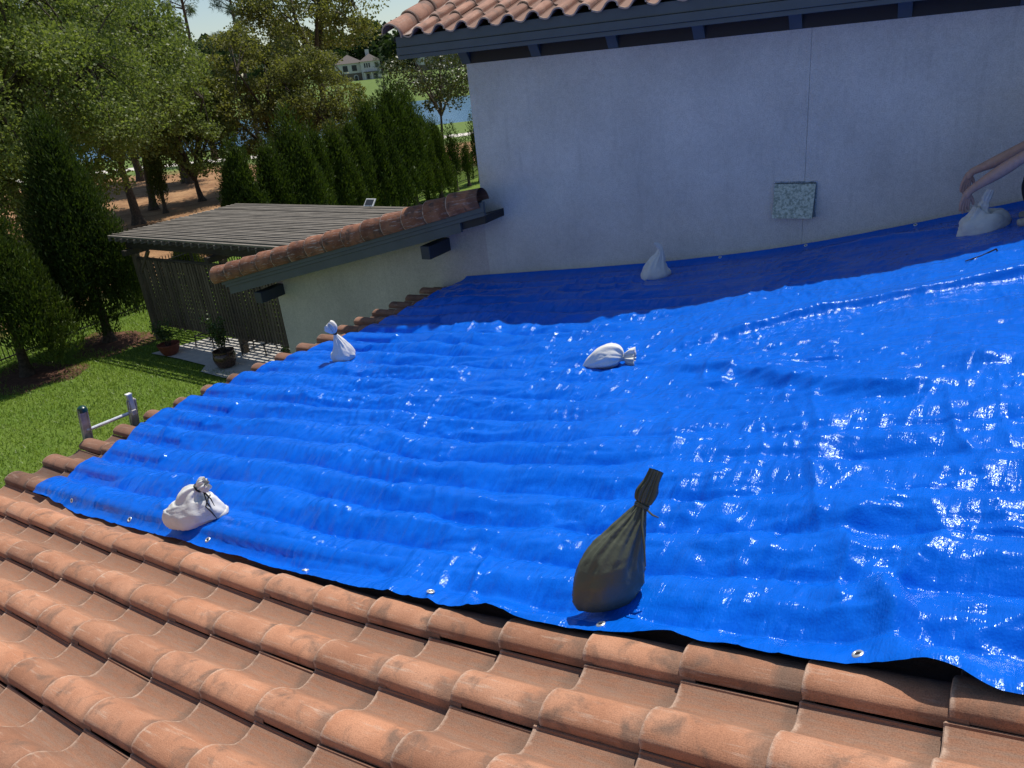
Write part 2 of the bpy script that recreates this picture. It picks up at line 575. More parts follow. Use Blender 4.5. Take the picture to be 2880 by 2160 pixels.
# ------------------------------------------------------------------ ground, lake, path
def mat_ground():
    m = M('ground_cover', (0.1, 0.14, 0.03), 0.95, 0.2)
    tc = m.n('TexCoord')
    sep = m.n('SeparateXYZ')
    m.l(tc.outputs['Object'], sep.inputs[0])
    v = tc.outputs['Object']
    # distance inland from the yard, measured across the shore line
    a = m.n('Math', operation='MULTIPLY'); a.inputs[1].default_value = -0.537
    m.l(sep.outputs[0], a.inputs[0])
    b = m.n('Math', operation='MULTIPLY'); b.inputs[1].default_value = 0.844
    m.l(sep.outputs[1], b.inputs[0])
    s = m.n('Math', operation='ADD')
    m.l(a.outputs[0], s.inputs[0]); m.l(b.outputs[0], s.inputs[1])
    nz = m.noise(v, 0.25, 4, 0.6)
    nn = m.n('Math', operation='MULTIPLY_ADD')
    m.l(nz, nn.inputs[0]); nn.inputs[1].default_value = 9.0; nn.inputs[2].default_value = -4.5
    s2 = m.n('Math', operation='ADD')
    m.l(s.outputs[0], s2.inputs[0]); m.l(nn.outputs[0], s2.inputs[1])
    mr = m.n('MapRange')
    m.l(s2.outputs[0], mr.inputs[0])
    mr.inputs[1].default_value = 57; mr.inputs[2].default_value = 60
    # fence side: x + 0.164 y
    c = m.n('Math', operation='MULTIPLY_ADD')
    m.l(sep.outputs[1], c.inputs[0]); c.inputs[1].default_value = 0.164
    m.l(sep.outputs[0], c.inputs[2])
    mf = m.n('MapRange')
    m.l(c.outputs[0], mf.inputs[0])
    mf.inputs[1].default_value = -17.5; mf.inputs[2].default_value = -16.2
    g1 = m.noise(v, 0.6, 5, 0.6)
    g2 = m.noise(v, 28.0, 3, 0.7)
    grass = m.mix(m.ramp(g1, [(0.3, 0.0), (0.7, 1.0)]), (0.095, 0.165, 0.022), (0.140, 0.205, 0.030))
    grass = m.mix(0.6, grass, m.ramp(g2, [(0.3, 0.45), (0.7, 1.35)]), 'MULTIPLY')
    st1 = m.noise(v, 1.1, 5, 0.65)
    st2 = m.noise(v, 20.0, 3, 0.7)
    straw = m.mix(m.ramp(st1, [(0.35, 0.0), (0.65, 1.0)]), (0.24, 0.125, 0.062), (0.42, 0.245, 0.125))
    straw = m.mix(0.7, straw, m.ramp(st2, [(0.3, 0.45), (0.7, 1.4)]), 'MULTIPLY')
    far = m.mix(m.ramp(g1, [(0.3, 0.0), (0.7, 1.0)]), (0.105, 0.165, 0.038), (0.145, 0.20, 0.05))
    base = m.mix(mr.outputs[0], straw, far)
    base = m.mix(mf.outputs[0], base, grass)
    m.color(base)
    m.normal(m.bump(g2, 0.5, 0.03))
    return m.m


SX, SY = -0.537, 0.844          # across the shore
TX, TY = 0.844, 0.537           # along the shore


def terr(s):
    pts = [(-900, GZ), (70, GZ), (84, GZ - 0.15), (86.7, GZ - 0.5), (92, -5.0), (150, -5.0), (157, -4.2), (159, GZ - 0.35), (162, -2.9), (178, -1.4), (196, 0.3), (260, 1.6), (500, 6), (2500, 6)]
    for (a, za), (b, zb) in zip(pts, pts[1:]):
        if s <= b:
            return za + (zb - za) * (s - a) / (b - a)
    return pts[-1][1]


ss = [-900, -200, -60, -20, 0, 20, 40, 60, 70, 80, 84, 86.7, 89, 92, 110, 150, 155, 157, 159, 162, 170, 178, 187, 196, 210, 230, 260, 320, 500, 900, 2500]
ts = [-2500, -900, -400, -250, -180, -120, -80, -50, -25, 0, 25, 50, 80, 120, 180, 250, 400, 900, 2500]
gv, gf = [], []
for s_ in ss:
    for t_ in ts:
        bend = 6 * math.sin(t_ * 0.021) * (1 if 75 < s_ < 320 else 0)
        gv.append((SX * (s_ + bend) + TX * t_, SY * (s_ + bend) + TY * t_, terr(s_)))
nt_ = len(ts)
for i in range(len(ss) - 1):
    for j in range(nt_ - 1):
        gf.append((i * nt_ + j, i * nt_ + j + 1, (i + 1) * nt_ + j + 1, (i + 1) * nt_ + j))
gme = bpy.data.meshes.new('ground')
gme.from_pydata(gv, [], [f[::-1] for f in gf])
for p in gme.polygons:
    p.use_smooth = True
ground = link('ground', gme, mat_ground())
tag(ground, kind='structure')


def mat_water():
    m = M('lake_water', (0.05, 0.13, 0.24), 0.22, 0.5)
    v = m.coord(scale=(1, 1, 1))
    m.normal(m.bump(m.noise(v, 2.2, 3, 0.6), 0.6, 0.06))
    return m.m


wv = []
for s_, t_ in ((76, -700), (76, 700), (172, 700), (172, -700)):
    wv.append((SX * s_ + TX * t_, SY * s_ + TY * t_, GZ - 0.38))
wme = bpy.data.meshes.new('lake')
wme.from_pydata(wv, [], [(0, 1, 2, 3)])
lake = link('lake', wme, mat_water())
tag(lake, kind='structure')

pth = MB()
pl = []
for t_ in np.linspace(-160, 160, 65):
    off = 1.4 * math.sin(t_ * 0.06) + 0.6 * math.sin(t_ * 0.17)
    pl.append((64.6 + off, t_))
for i in range(len(pl) - 1):
    q = []
    for (s_, t_), e in ((pl[i], 0), (pl[i], 3.0), (pl[i + 1], 3.0), (pl[i + 1], 0)):
        q.append((SX * (s_ + e) + TX * t_, SY * (s_ + e) + TY * t_, GZ + 0.012))
    pth.add(q, [(0, 1, 2, 3)])
path = pth.build('cart_path', mat_simple('path_concrete', (0.62, 0.57, 0.50), 0.9, 0.1, 1.5))
tag(path, kind='structure')
far_path = MB()
for i in range(40):
    t0, t1 = -260 + i * 6, -254 + i * 6
    o0, o1 = 3 * math.sin(t0 * 0.03), 3 * math.sin(t1 * 0.03)
    q = []
    for s_, t_ in ((184 + o0, t0), (187 + o0, t0), (187 + o1, t1), (184 + o1, t1)):
        q.append((SX * s_ + TX * t_, SY * s_ + TY * t_, terr(s_) + 0.25))
    far_path.add(q, [(0, 1, 2, 3)])
tag(far_path.build('far_cart_path', mat_simple('far_path_concrete', (0.60, 0.56, 0.50), 0.9, 0.1, 1.5)), kind='structure')

# the far wall is not quite square to the eave: it turns by WTH about (4.5, 6.1)
WTH = 0.08


def ywall(X):
    return 6.1 - (4.5 - X) * math.tan(WTH)


# ------------------------------------------------------------------ house: near roof
house = empty('house', (3, 3, GZ), 'stucco house with clay tile roofs, dark slate fascia and a blank upper wall', 'house')
RX = [-0.04 + i * 0.25 for i in range(43)]
dk = MB()
top = [(x, zr(x) - 0.06) for x in RX]
bot = [(x, z - 0.14) for x, z in top]
for (a, za), (b, zb) in zip(top, top[1:]):
    dk.prism([(a, za - 0.14), (b, zb - 0.14), (b, zb), (a, za)], -4.2, ywall(a) - .006)
deck = dk.build('porch_roof', FELT, house)
deck['label'] = 'low-pitched clay tile roof half covered by the blue tarp'
MB().box((-0.075, -4.2, -0.27), (-0.045, 5.72, -0.045)).build('eave_fascia', FASCIA, house)
MB().box((0.34, -4.0, GZ), (9.9, 5.7, -0.2)).build('lower_wall', STUCCO, house)
pt = MB()
for X in (0.55,):
    pass


def tile_mesh(name, seed):
    rnd = random.Random(seed)
    prof = [(0, .030), (.0015, .060), (.006, .068), (.019, .078), (.044, .0885), (.074, .0925), (.102, .088), (.128, .0755), (.148, .059), (.166, .040),
            (.183, .0225), (.201, .0095), (.221, .004), (.244, .0055), (.266, .011), (.286, .018), (.297, .022), (.300, .0285), (.306, .0290), (.3085, .024)]
    prof = [(y, w_ + rnd.uniform(-.0008, .0008)) for y, w_ in prof]
    T = .016
    bp = []
    for i, (y, w_) in enumerate(prof):
        a = prof[max(i - 1, 0)]
        b = prof[min(i + 1, len(prof) - 1)]
        t = Vector((b[0] - a[0], b[1] - a[1])).normalized()
        bp.append((y + t.y * T if i > 2 else y + T, w_ - max(t.x, .2) * T if i > 1 else w_))
    ring = prof + bp[::-1]
    n = len(ring)
    vs, fs = [], []
    stations = [(0.0, .004), (.004, 0.0), (.2, 0.0), (.425, 0.0)]
    for v, ins in stations:
        for i, (y, w_) in enumerate(ring):
            top_ = i < len(prof)
            vs.append((v, y, w_ - (ins if top_ else 0)))
    for k in range(len(stations) - 1):
        for i in range(n):
            j = (i + 1) % n
            fs.append((k * n + i, k * n + j, (k + 1) * n + j, (k + 1) * n + i))
    m_ = len(prof)
    for i in range(m_ - 1):       # butt end
        fs.append((i + 1, i, n - 1 - i, n - 2 - i))
    me = bpy.data.meshes.new(name)
    me.from_pydata(vs, [], [f[::-1] for f in fs])
    for p in me.polygons:
        p.use_smooth = True
    me.set_sharp_from_angle(angle=math.radians(42))
    return me


PW, PL = 0.31, 0.3681
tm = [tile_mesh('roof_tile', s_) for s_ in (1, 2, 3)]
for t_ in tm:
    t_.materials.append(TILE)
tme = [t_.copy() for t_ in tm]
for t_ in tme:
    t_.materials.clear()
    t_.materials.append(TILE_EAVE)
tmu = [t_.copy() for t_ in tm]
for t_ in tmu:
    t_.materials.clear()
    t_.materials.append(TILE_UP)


def place_tile(k, lipY, tm=tm):
    X = -0.1136 + PL * k
    dx, dy = random.uniform(-.011, .011), random.uniform(-.003, .003)
    sl = slope(max(X + .18, 0.1)) - 0.025 / PL
    z = zr(X) - 0.045 + 0.025 + random.uniform(-.002, .003)
    link('roof_tile', random.choice(tm), None, deck, (X + dx, lipY + dy, z), (random.uniform(-.016, .016), -math.atan(sl), random.uniform(-.014, .014)))


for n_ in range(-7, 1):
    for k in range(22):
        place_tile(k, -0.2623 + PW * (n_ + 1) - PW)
for n_ in range(1, 19):
    for k in range(2):
        place_tile(k, -0.2623 + PW * n_, tme)
# rows under the photographer's side, below the frame: one joined piece
rest = MB()
for n_ in range(-12, -7):
    for k in range(22):
        X = -0.1136 + PL * k
        y0 = -0.2623 + PW * n_
        z = zr(X) - .025
        z2 = zr(X + PL) - .03
        prof = [(0, .02), (.0, .05), (.04, .078), (.087, .088), (.14, .075), (.19, .03), (.24, .008), (.31, .01)]
        vs = [(X, y0 + y, z + w_) for y, w_ in prof] + [(X + PL, y0 + y, z2 + w_) for y, w_ in prof]
        N_ = len(prof)
        rest.add(vs, [(i, i + N_, i + N_ + 1, i + 1) for i in range(N_ - 1)])
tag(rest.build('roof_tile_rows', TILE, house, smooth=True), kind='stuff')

# ------------------------------------------------------------------ house: upper wall and eave
YW = 6.1
XJ = 4.522
CX = 0.695
uw = MB()
uw.box((CX, YW, -0.3), (XJ - 0.0022, YW + 0.2, 3.12)).box((XJ + 0.0022, YW, -0.3), (10.2, YW + 0.2, 3.12)).box((CX + .02, YW + 0.008, -0.3), (10.1, YW + 0.19, 3.1))
upper_wall = uw.build('upper_wall', STUCCO, house)
upper_wall['label'] = 'tall blank stucco wall with one vertical control joint'
MB().box((CX, YW + 0.2, GZ), (10.2, 12, 3.12)).build('rear_wall', STUCCO, house)
# vent hood
vh = MB()
x0, x1, zt, zb = 4.238, 4.634, 1.30, 0.955
vh.prism([(x0 - .012, zb + .0), (x1 + .012, zb + .0), (x1 + .012, zt + .012), (x0 - .012, zt + .012)], YW - .006, YW)
vs = [(x0, YW - .006, zt), (x1, YW - .006, zt), (x0, YW - .030, zt - .012), (x1, YW - .030, zt - .012), (x0 - .004, YW - .10, zb), (x1 - .012, YW - .10, zb), (x0, YW - .006, zb + .005), (x1, YW - .006, zb + .005)]
vh.add(vs, [(0, 1, 3, 2), (2, 3, 5, 4), (0, 2, 4, 6), (1, 7, 5, 3)])


def mat_galv():
    m = M('galvanised', (0.5, 0.52, 0.5), 0.42, 0.5, 0.85)
    v = m.coord()
    vo = m.n('TexVoronoi')
    vo.inputs['Scale'].default_value = 60
    m.l(v, vo.inputs['Vector'])
    n = m.noise(v, 38, 3, 0.65)
    col = m.mix(m.ramp(n, [(0.40, 0.0), (0.60, 1.0)]), (0.17, 0.22, 0.22), (0.38, 0.44, 0.44))
    m.color(m.mix(0.35, col, m.ramp(vo.outputs['Distance'], [(0.1, 0.7), (0.7, 1.2)]), 'MULTIPLY'))
    return m.m


hood = vh.build('vent_hood', mat_galv(), house)
scr = MB()
for sx_, sz_ in ((x0 - .006, zt + .004), (x1 + .006, zt + .004), (x0 - .006, zb + .05), (x1 + .006, zb + .05), (x1 + .006, 1.13), (x0 - .006, 1.13)):
    scr.tube([(sx_, YW - .004, sz_), (sx_, YW - .010, sz_)], .005, 8)
scr.build('screws', METAL, hood)
hood['label'] = 'spangled galvanised vent hood on the upper wall'

# frieze, corbels, soffit, fascia, upper tiles
FB = 2.838
ZF = 2.719
YE = 5.50
MB().box((CX - .02, YW - .022, ZF), (10.2, YW, 3.118)).build('frieze_board', FRIEZE, house)
cb = MB().prism([(0, 0), (.105, 0), (.105, .2), (0, .2)], 0, 1)
for i in range(11):
    x = 0.656 + i * 0.917
    me = bpy.data.meshes.new('rafter_tail')
    vs = []
    for xx in (x, x + .115):
        vs += [(xx, YW - .024, ZF + .004), (xx, YW - .105, FB + .01), (xx, YE + .06, FB + .03), (xx, YE + .06, FB + .13), (xx, YW - .024, FB + .29)]
    me.from_pydata(vs, [], [(0, 1, 2, 3, 4), (9, 8, 7, 6, 5), (0, 5, 6, 1), (1, 6, 7, 2), (2, 7, 8, 3), (3, 8, 9, 4), (4, 9, 5, 0)])
    link('rafter_tail', me, FASCIA, house)
XL = 0.165
for nm, ya, yb, za, zb_ in (('fascia_board', YE + .012, YE + .05, 2.966, 3.075), ('fascia_board', YE - .004, YE + .05, 2.884, 2.962), ('fascia_board', YE + .010, YE + .05, FB, 2.881)):
    MB().box((XL, ya, za), (10.4, yb, zb_)).build(nm, FASCIA, house, bevel=.003)
MB().box((XL + .02, YE + .03, 2.86), (XL + .05, 9, 3.05)).build('gable_fascia', FASCIA, house)
US = 0.34
MB().add([(CX - .55, YE + .055, 2.985), (10.2, YE + .055, 2.985), (10.2, YW - .024, 3.025), (CX - .55, YW - .024, 3.025)], [(0, 1, 2, 3)]).build('soffit', mat_paint('soffit_paint', (0.012, 0.016, 0.024)), house)
urd = MB()
UX0, UX1 = 0.135, 10.4
urd.add([(UX0, YE + .02, 3.03), (UX1, YE + .02, 3.03), (UX1, 10.5, 3.03 + US * 4.98), (UX0, 10.5, 3.03 + US * 4.98), (UX0, YE + .02, 3.07), (UX1, YE + .02, 3.07), (UX1, 10.5, 3.07 + US * 4.98), (UX0, 10.5, 3.07 + US * 4.98)],
        [(0, 3, 2, 1), (4, 5, 6, 7), (0, 1, 5, 4), (1, 2, 6, 5), (2, 3, 7, 6), (3, 0, 4, 7)])
upper_roof = urd.build('upper_roof', FELT, house)
for r in range(13):
    for k in range(4):
        y = YE - .035 + .36 * k
        link('roof_tile', random.choice(tmu), None, upper_roof, (0.587 + r * .284 + random.uniform(-.003, .003), y + random.uniform(-.006, .006), 3.075 + US * (y - YE) - .0 + random.uniform(0, .004)),
             Euler((0, -math.atan(US - .055), math.pi / 2), 'XYZ'), (1, .92, 1))
ur = MB()
for r in range(13, 34):
    for k in range(13):
        y = YE - .035 + .36 * k
        z = 3.075 + US * (y - YE)
        X = 0.587 + r * .284
        prof = [(0, .02), (0, .05), (-.04, .078), (-.087, .088), (-.14, .075), (-.19, .03), (-.24, .008), (-.31, .01)]
        N_ = len(prof)
        ur.add([(X + x, y, z + w_) for x, w_ in prof] + [(X + x, y + .36, z + w_ + US * .36 - .018) for x, w_ in prof], [(i, i + N_, i + N_ + 1, i + 1) for i in range(N_ - 1)])
for r in range(0, 13):
    for k in range(4, 13):
        y = YE - .035 + .36 * k
        z = 3.075 + US * (y - YE)
        X = 0.587 + r * .284
        ur.add([(X + x, y, z + w_) for x, w_ in prof] + [(X + x, y + .36, z + w_ + US * .36 - .018) for x, w_ in prof], [(i, i + N_, i + N_ + 1, i + 1) for i in range(N_ - 1)])
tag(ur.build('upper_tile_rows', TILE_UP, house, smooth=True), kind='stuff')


def cap_mesh(name, r_butt, r_head, length, a0, a1, thick=.014, n=18):
    """half-round cap tile, axis +x, butt at x=0; angles from -y (0) over the top (90) to +y (180)"""
    vs, fs = [], []
    st = [(0.0, r_butt - .004), (.005, r_butt), (.05, r_butt), (length, r_head)]
    for x, r in st:
        for inner in (0, 1):
            for i in range(n + 1):
                a = math.radians(a0 + (a1 - a0) * i / n)
                rr = r - thick * inner
                vs.append((x, -rr * math.cos(a), rr * math.sin(a)))
    m_ = n + 1
    for k in range(len(st) - 1):
        for inner in (0, 1):
            b = k * 2 * m_ + inner * m_
            c = (k + 1) * 2 * m_ + inner * m_
            for i in range(n):
                f = (b + i, c + i, c + i + 1, b + i + 1)
                fs.append(f if inner == 0 else f[::-1])
        for i in (0, n):
            b = k * 2 * m_
            c = (k + 1) * 2 * m_
            f = (b + i, b + m_ + i, c + m_ + i, c + i)
            fs.append(f if i == 0 else f[::-1])
    for i in range(n):
        fs.append((i, i + 1, m_ + i + 1, m_ + i))
    me = bpy.data.meshes.new(name)
    me.from_pydata(vs, [], fs)
    for p in me.polygons:
        p.use_smooth = True
    me.set_sharp_from_angle(angle=math.radians(42))
    return me


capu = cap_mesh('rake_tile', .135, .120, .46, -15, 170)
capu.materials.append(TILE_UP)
for k in range(6):
    y = YE - .06 + .385 * k
    link('rake_tile', capu, None, upper_roof, (0.170, y, 3.10 + US * (y - YE) + .01), Euler((random.uniform(-.03, .03), -math.atan(US) + .03, math.pi / 2)))
# flat flashing pan between rake caps and first barrel
fl = MB()
fl.add([(.27, YE - .03, 3.085), (.40, YE - .03, 3.085), (.40, 10, 3.085 + US * 4.5), (.27, 10, 3.085 + US * 4.5)], [(0, 1, 2, 3)])
fl.build('mortar_bed', mat_simple('mortar', (0.40, 0.31, 0.27), 0.9, 0.3, 30, 0.2, 0, 0.5), upper_roof)

# ------------------------------------------------------------------ house: lower wing beyond, seen at its rake
WXL = -3.25


def wz(x):              # top of rake tiles
    return 0.223 + 0.2342 * (x + 3.945)


YB = 5.58
wing = MB()
wing.prism([(WXL, GZ), (CX - .002, GZ), (CX - .002, wz(CX) - .35), (WXL, wz(WXL) - .35)], YW + .003, 9.2)
wing_wall = wing.build('wing_wall', STUCCO_W, house)
wing_wall['label'] = 'grey-beige gable wall of the lower wing under the sloping rake'
XA, XB = -3.82, 1.03


def slant(x0, x1, d0, d1, y0, y1):
    return MB().prism([(x0, wz(x0) - d0), (x0, wz(x0) - d1), (x1, wz(x1) - d1), (x1, wz(x1) - d0)], y0, y1)


slant(XA, XB, .17, .285, YB, YB + .04).build('rake_board', FASCIA, house)
slant(XA + .06, XB - .004, .288, .335, YB + .012, YB + .05).build('rake_board', FASCIA, house)
slant(XA + .12, .66, .338, .455, YB + .024, YB + .07).build('rake_board', FASCIA, house)
slant(XA + .02, CX - .004, .16, .33, YB + .052, 9.2).build('wing_roof', FELT, house)
slant(.662, XB - .03, .338, .43, YB + .06, YW - .002).build('rake_return', FRIEZE, house)
for xo, zo in ((-3.075, -0.145), (0.133, 0.635)):
    b = MB().box((xo - .14, YB + .045, zo - .15), (xo, YW + .02, zo + .02))
    b.build('outlooker', mat_paint('outlooker_paint', (0.040, 0.050, 0.066)), house, bevel=.006)
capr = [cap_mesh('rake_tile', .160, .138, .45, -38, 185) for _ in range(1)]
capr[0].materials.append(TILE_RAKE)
wroof = bpy.data.objects['wing_roof']
sl_ = math.atan(.2342)
k = 0
x = XA - .16
while x < XB - .28:
    link('rake_tile', capr[0], None, wroof, (x, YB + .10 + random.uniform(-.006, .006), wz(x) - .150 + .018 + random.uniform(-.004, .004)), (random.uniform(-.05, .05), -(sl_ - .035), random.uniform(-.012, .012)))
    x += .347
    k += 1
MB().add([(XA - .14, YB + .0, wz(XA - .14) - .24), (XA - .14, YB + .2, wz(XA - .14) - .24), (XA - .14, YB + .2, wz(XA - .14) - .05), (XA - .14, YB + .0, wz(XA - .14) - .05)], [(0, 1, 2, 3)]).build('tile_stop', mat_simple('mortar_stop', (0.22, 0.12, 0.08), 0.9), wroof)

TW = Matrix.Translation((4.5, 6.1, 0)) @ Matrix.Rotation(WTH, 4, 'Z') @ Matrix.Translation((-4.5, -6.1, 0))
for o in list(house.children):
    if o.name.split('.')[0] in ('upper_wall', 'rear_wall', 'vent_hood', 'frieze_board', 'rafter_tail', 'fascia_board', 'gable_fascia', 'soffit', 'upper_roof', 'upper_tile_rows', 'wing_wall', 'rake_board', 'wing_roof', 'rake_return', 'outlooker'):
        o.matrix_basis = TW @ o.matrix_basis

# ------------------------------------------------------------------ tarp
NXT, NYT = 760, 600
ly = np.array([-0.3, 0.05, 0.35, 0.7, 1.2, 1.93, 2.4, 2.85, 3.4, 3.98, 4.6, 5.2, 6.2])
lx = np.array([0.50, 0.44, 0.42, 0.36, 0.05, -0.02, 0.02, 0.08, 0.30, 0.36, 0.36, 0.33, 0.32])
ex = np.array([-0.2, 0.45, 1.1, 1.81, 2.68, 3.66, 4.56, 5.4, 6.27, 6.66, 7.4, 8.6])
ey = np.array([0.06, 0.035, -0.02, -0.015, -0.025, -0.105, -0.145, -0.165, -0.175, -0.20, -0.24, -0.26])
U, Vv = np.meshgrid(np.linspace(0, 1, NXT), np.linspace(0, 1, NYT), indexing='ij')
Yg = -0.1 + Vv * 6.17
Lf = np.interp(Yg, ly, lx)
Xg = Lf + (8.5 - Lf) * U
Yn = np.interp(Xg, ex, ey) + 0.018 * vnoise(Xg * 2.3, Xg * 0, 5) + 0.008 * vnoise(Xg * 7.1, Xg * 0, 6)
YWg = 6.1 - (4.5 - Xg) * math.tan(WTH)
Yg = Yn + (YWg - .03 - Yn) * Vv
Lf = np.interp(Yg, ly, lx) + 0.03 * np.cos(2 * np.pi * (Yg + 0.175) / PW) + 0.02 * vnoise(Yg * 3.1, Yg * 0, 8)
Xg = Lf + (8.5 - Lf) * U


def cells(x, y, seed):
    ix, iy = np.floor(x), np.floor(y)
    f1 = np.full(x.shape, 9.0)
    f2 = np.full(x.shape, 9.0)
    for dx in (-1, 0, 1):
        for dy in (-1, 0, 1):
            cx, cy = ix + dx, iy + dy
            d = np.hypot(cx + .5 + .46 * hashn(cx, cy, seed) - x, cy + .5 + .46 * hashn(cx, cy, seed + 71) - y)
            f2 = np.minimum(np.maximum(d, f1), f2)
            f1 = np.minimum(f1, d)
    return f1, f2


def crumple(X, Y, sx, sy, rot, amp, seed):
    """flat facets meeting in sharp ridges and valleys"""
    c, s_ = math.cos(rot), math.sin(rot)
    a, b = X * c + Y * s_, -X * s_ + Y * c
    a = a + .05 * vnoise(a * 3, b * 3, seed + 5)
    f1, f2 = cells(a * sx, b * sy, seed)
    sign = np.clip(vnoise(a * sx * .37, b * sy * .37, seed + 2) * 3, -1, 1)
    mask = np.clip(.45 + .9 * vnoise(a * 1.1, b * 1.1, seed + 8), .08, 1)
    return amp * np.minimum(f2 - f1, .7) * sign * mask


def tarp_z(X, Y, dN, dL):
    """height of the sheet; dN, dL: distance from near and left edges"""
    wob = 0.05 * vnoise(X * 0.8, Y * 0.9, 11) + 0.02 * vnoise(X * 2.6, Y * 2.0, 12)
    ph = np.mod((Y + wob * np.minimum(1, dL) + 0.175) / PW + 0.5, 1.0) - 0.5
    ph2 = np.where(ph < 0, np.abs(ph) * 2 * 1.0, np.abs(ph) * 2)
    rip = 1 - np.power(ph2, np.where(ph < 0, 1.35, 2.2))
    sag = 0.074 * (1 + 0.5 * vnoise(X * 1.5, Y * 2.2, 13))
    tight = np.exp(-((X - 4.9) / 1.15) ** 2) * np.clip((Y - 1.1) / 1.4, 0, 1)
    tight = np.clip(tight + 0.55 * np.clip((X - 4.2) / 1.0, 0, 1) * np.clip((Y - .5) / 1.2, 0, 1) + 0.5 * np.clip((Y - 4.2) / .6, 0, 1), 0, 0.92)
    z = 0.075 - sag * .95 * (1 - rip) * (1 - tight)
    z += 0.02 * tight
    # slack: broad billows and creases
    z += (0.016 * vnoise(X * 1.1, Y * 1.5, 21) + 0.010 * vnoise(X * 2.7, Y * 3.1, 22)) * np.clip(dN / .4, 0, 1) * np.clip(dL / .4, .2, 1)

    def crease(sx, sy, rot, amp, seed, pw):
        c, s_ = math.cos(rot), math.sin(rot)
        a = (X * c + Y * s_)
        b = (-X * s_ + Y * c)
        nn = 1 - np.abs(vnoise(a * sx + 0.6 * vnoise(a * 2, b * 2, seed + 9), b * sy, seed))
        mask = np.clip(0.35 + 0.9 * vnoise(a * 1.3, b * 1.3, seed + 3), 0, 1)
        return amp * np.power(nn, pw) * mask
    z += crease(5.0, 1.7, 0.15, 0.024, 31, 4) + crease(9.0, 2.6, -0.3, 0.012, 37, 3) + crease(16.0, 5.0, 0.35, 0.006, 43, 3)
    z += crease(3.0, 7.0, 0.1, 0.010, 47, 4)
    fade = np.clip(dL / .3, .35, 1) * np.clip(dN / .25, .3, 1) * (1 - .55 * np.clip((Y - 4.2) / .6, 0, 1)) * (1 - .8 * np.clip((Y - 5.5) / .4, 0, 1))
    z += fade * (crumple(X, Y, 3.0, 4.6, .12, .028, 101) + crumple(X, Y, 5.5, 7.5, -.2, .017, 111) + crumple(X, Y, 1.7, 8.0, .05, .024, 141) + crumple(X, Y, 3.6, 15.0, -.06, .011, 151)
                 + crumple(X, Y, 12.0, 4.2, .25, .018, 121) + crumple(X, Y, 26.0, 7.5, .05, .007, 131) + crumple(X, Y, 13.0, 15.0, .5, .008, 161))
    for kx in range(8):
        z += .0035 * np.exp(-((X - .75 - .93 * kx + .02 * vnoise(Y * 1.5, Y * 0, kx)) / .012) ** 2)
    for ky in range(6):
        z += .003 * np.exp(-((Y - .55 - .93 * ky + .02 * vnoise(X * 1.5, X * 0, ky + 20)) / .012) ** 2)
    near = np.clip((X - 3.6) / 1.2, 0, 1) * np.clip((2.2 - Y) / 1.2, 0, 1)
    z += near * (crease(3.4, 2.6, 0.6, 0.034, 61, 3) + crease(6.5, 4.0, -0.5, 0.016, 67, 3))

    def fold(pts, h, wd, asym):
        best = np.full(X.shape, 9.0)
        side = np.zeros(X.shape)
        tt = np.zeros(X.shape)
        for i in range(len(pts) - 1):
            ax, ay = pts[i]
            bx, by = pts[i + 1]
            dx, dy = bx - ax, by - ay
            L2 = dx * dx + dy * dy
            t = np.clip(((X - ax) * dx + (Y - ay) * dy) / L2, 0, 1)
            ox, oy = X - ax - t * dx, Y - ay - t * dy
            d = np.hypot(ox, oy)
            m_ = d < best
            best = np.where(m_, d, best)
            side = np.where(m_, np.sign(dx * oy - dy * ox), side)
            tt = np.where(m_, (i + t) / (len(pts) - 1), tt)
        wdd = np.where(side > 0, wd * asym, wd)
        taper = np.clip(tt * 5, 0, 1) * np.clip((1 - tt) * 5 + .15, 0, 1)
        return h * np.exp(-(best / wdd) ** 2) * taper
    z += fold([(4.1, 2.92), (5.3, 3.55), (6.5, 3.84), (8.4, 4.05)], 0.060, 0.055, 3.6)
    z += fold([(4.35, 2.68), (5.0, 2.45), (5.8, 1.98), (6.35, 1.80)], 0.055, 0.055, 3.0)
    z += fold([(6.0, 2.3), (6.8, 2.05), (8.2, 1.9)], 0.05, 0.11, 2.0)
    z += fold([(3.2, 3.0), (3.7, 2.95), (4.1, 2.9)], 0.03, 0.06, 1.5)
    z += fold([(4.6, 5.85), (6.0, 5.55), (8.2, 5.5)], 0.035, 0.08, 1.6)
    # corner pulls at the near edge: lifted hems
    z += 0.028 * np.exp(-((X - 4.93) / .10) ** 2 - (dN / .12) ** 2) + 0.075 * np.exp(-((X - 6.47) / .11) ** 2 - (dN / .16) ** 2) + 0.022 * np.exp(-((X - 5.66) / .08) ** 2 - (dN / .1) ** 2)
    z += 0.03 * np.exp(-((X - 3.1) / .2) ** 2 - (dN / .1) ** 2) * 0.3
    z += fold([(6.36, -0.2), (6.33, 0.1), (6.20, 0.35)], 0.05, 0.05, 1.2)
    z -= .026 * np.exp(-(dN / .07) ** 2) * np.clip((3.9 - X) / .4, 0, 1)
    # hem doubled over
    z += 0.0022 * (np.minimum(dN, dL) < 0.055)
    # the sheet rests on the tiles where they are near its edges
    pfl = np.interp(np.mod(Y + .2623, PW), [0, .004, .019, .044, .074, .102, .128, .148, .166, .183, .201, .221, .266, .30, .31], [.062, .066, .078, .0885, .0925, .088, .0755, .059, .040, .0225, .0095, .004, .011, .03, .062]) - .045 + .030
    z = np.where((dL < .75) | (Y < .12), np.maximum(z, pfl + .003 * vnoise(X * 20, Y * 20, 3)), z)
    mw = np.clip(((6.1 - (4.5 - X) * math.tan(WTH)) - Y) / .45, .12, 1)
    z = z * mw + .068 * (1 - mw)
    # kick up against the wall
    z += 0.045 * np.clip((Y - (6.1 - (4.5 - X) * math.tan(WTH)) + .17) / .13, 0, 1) ** 2
    return z


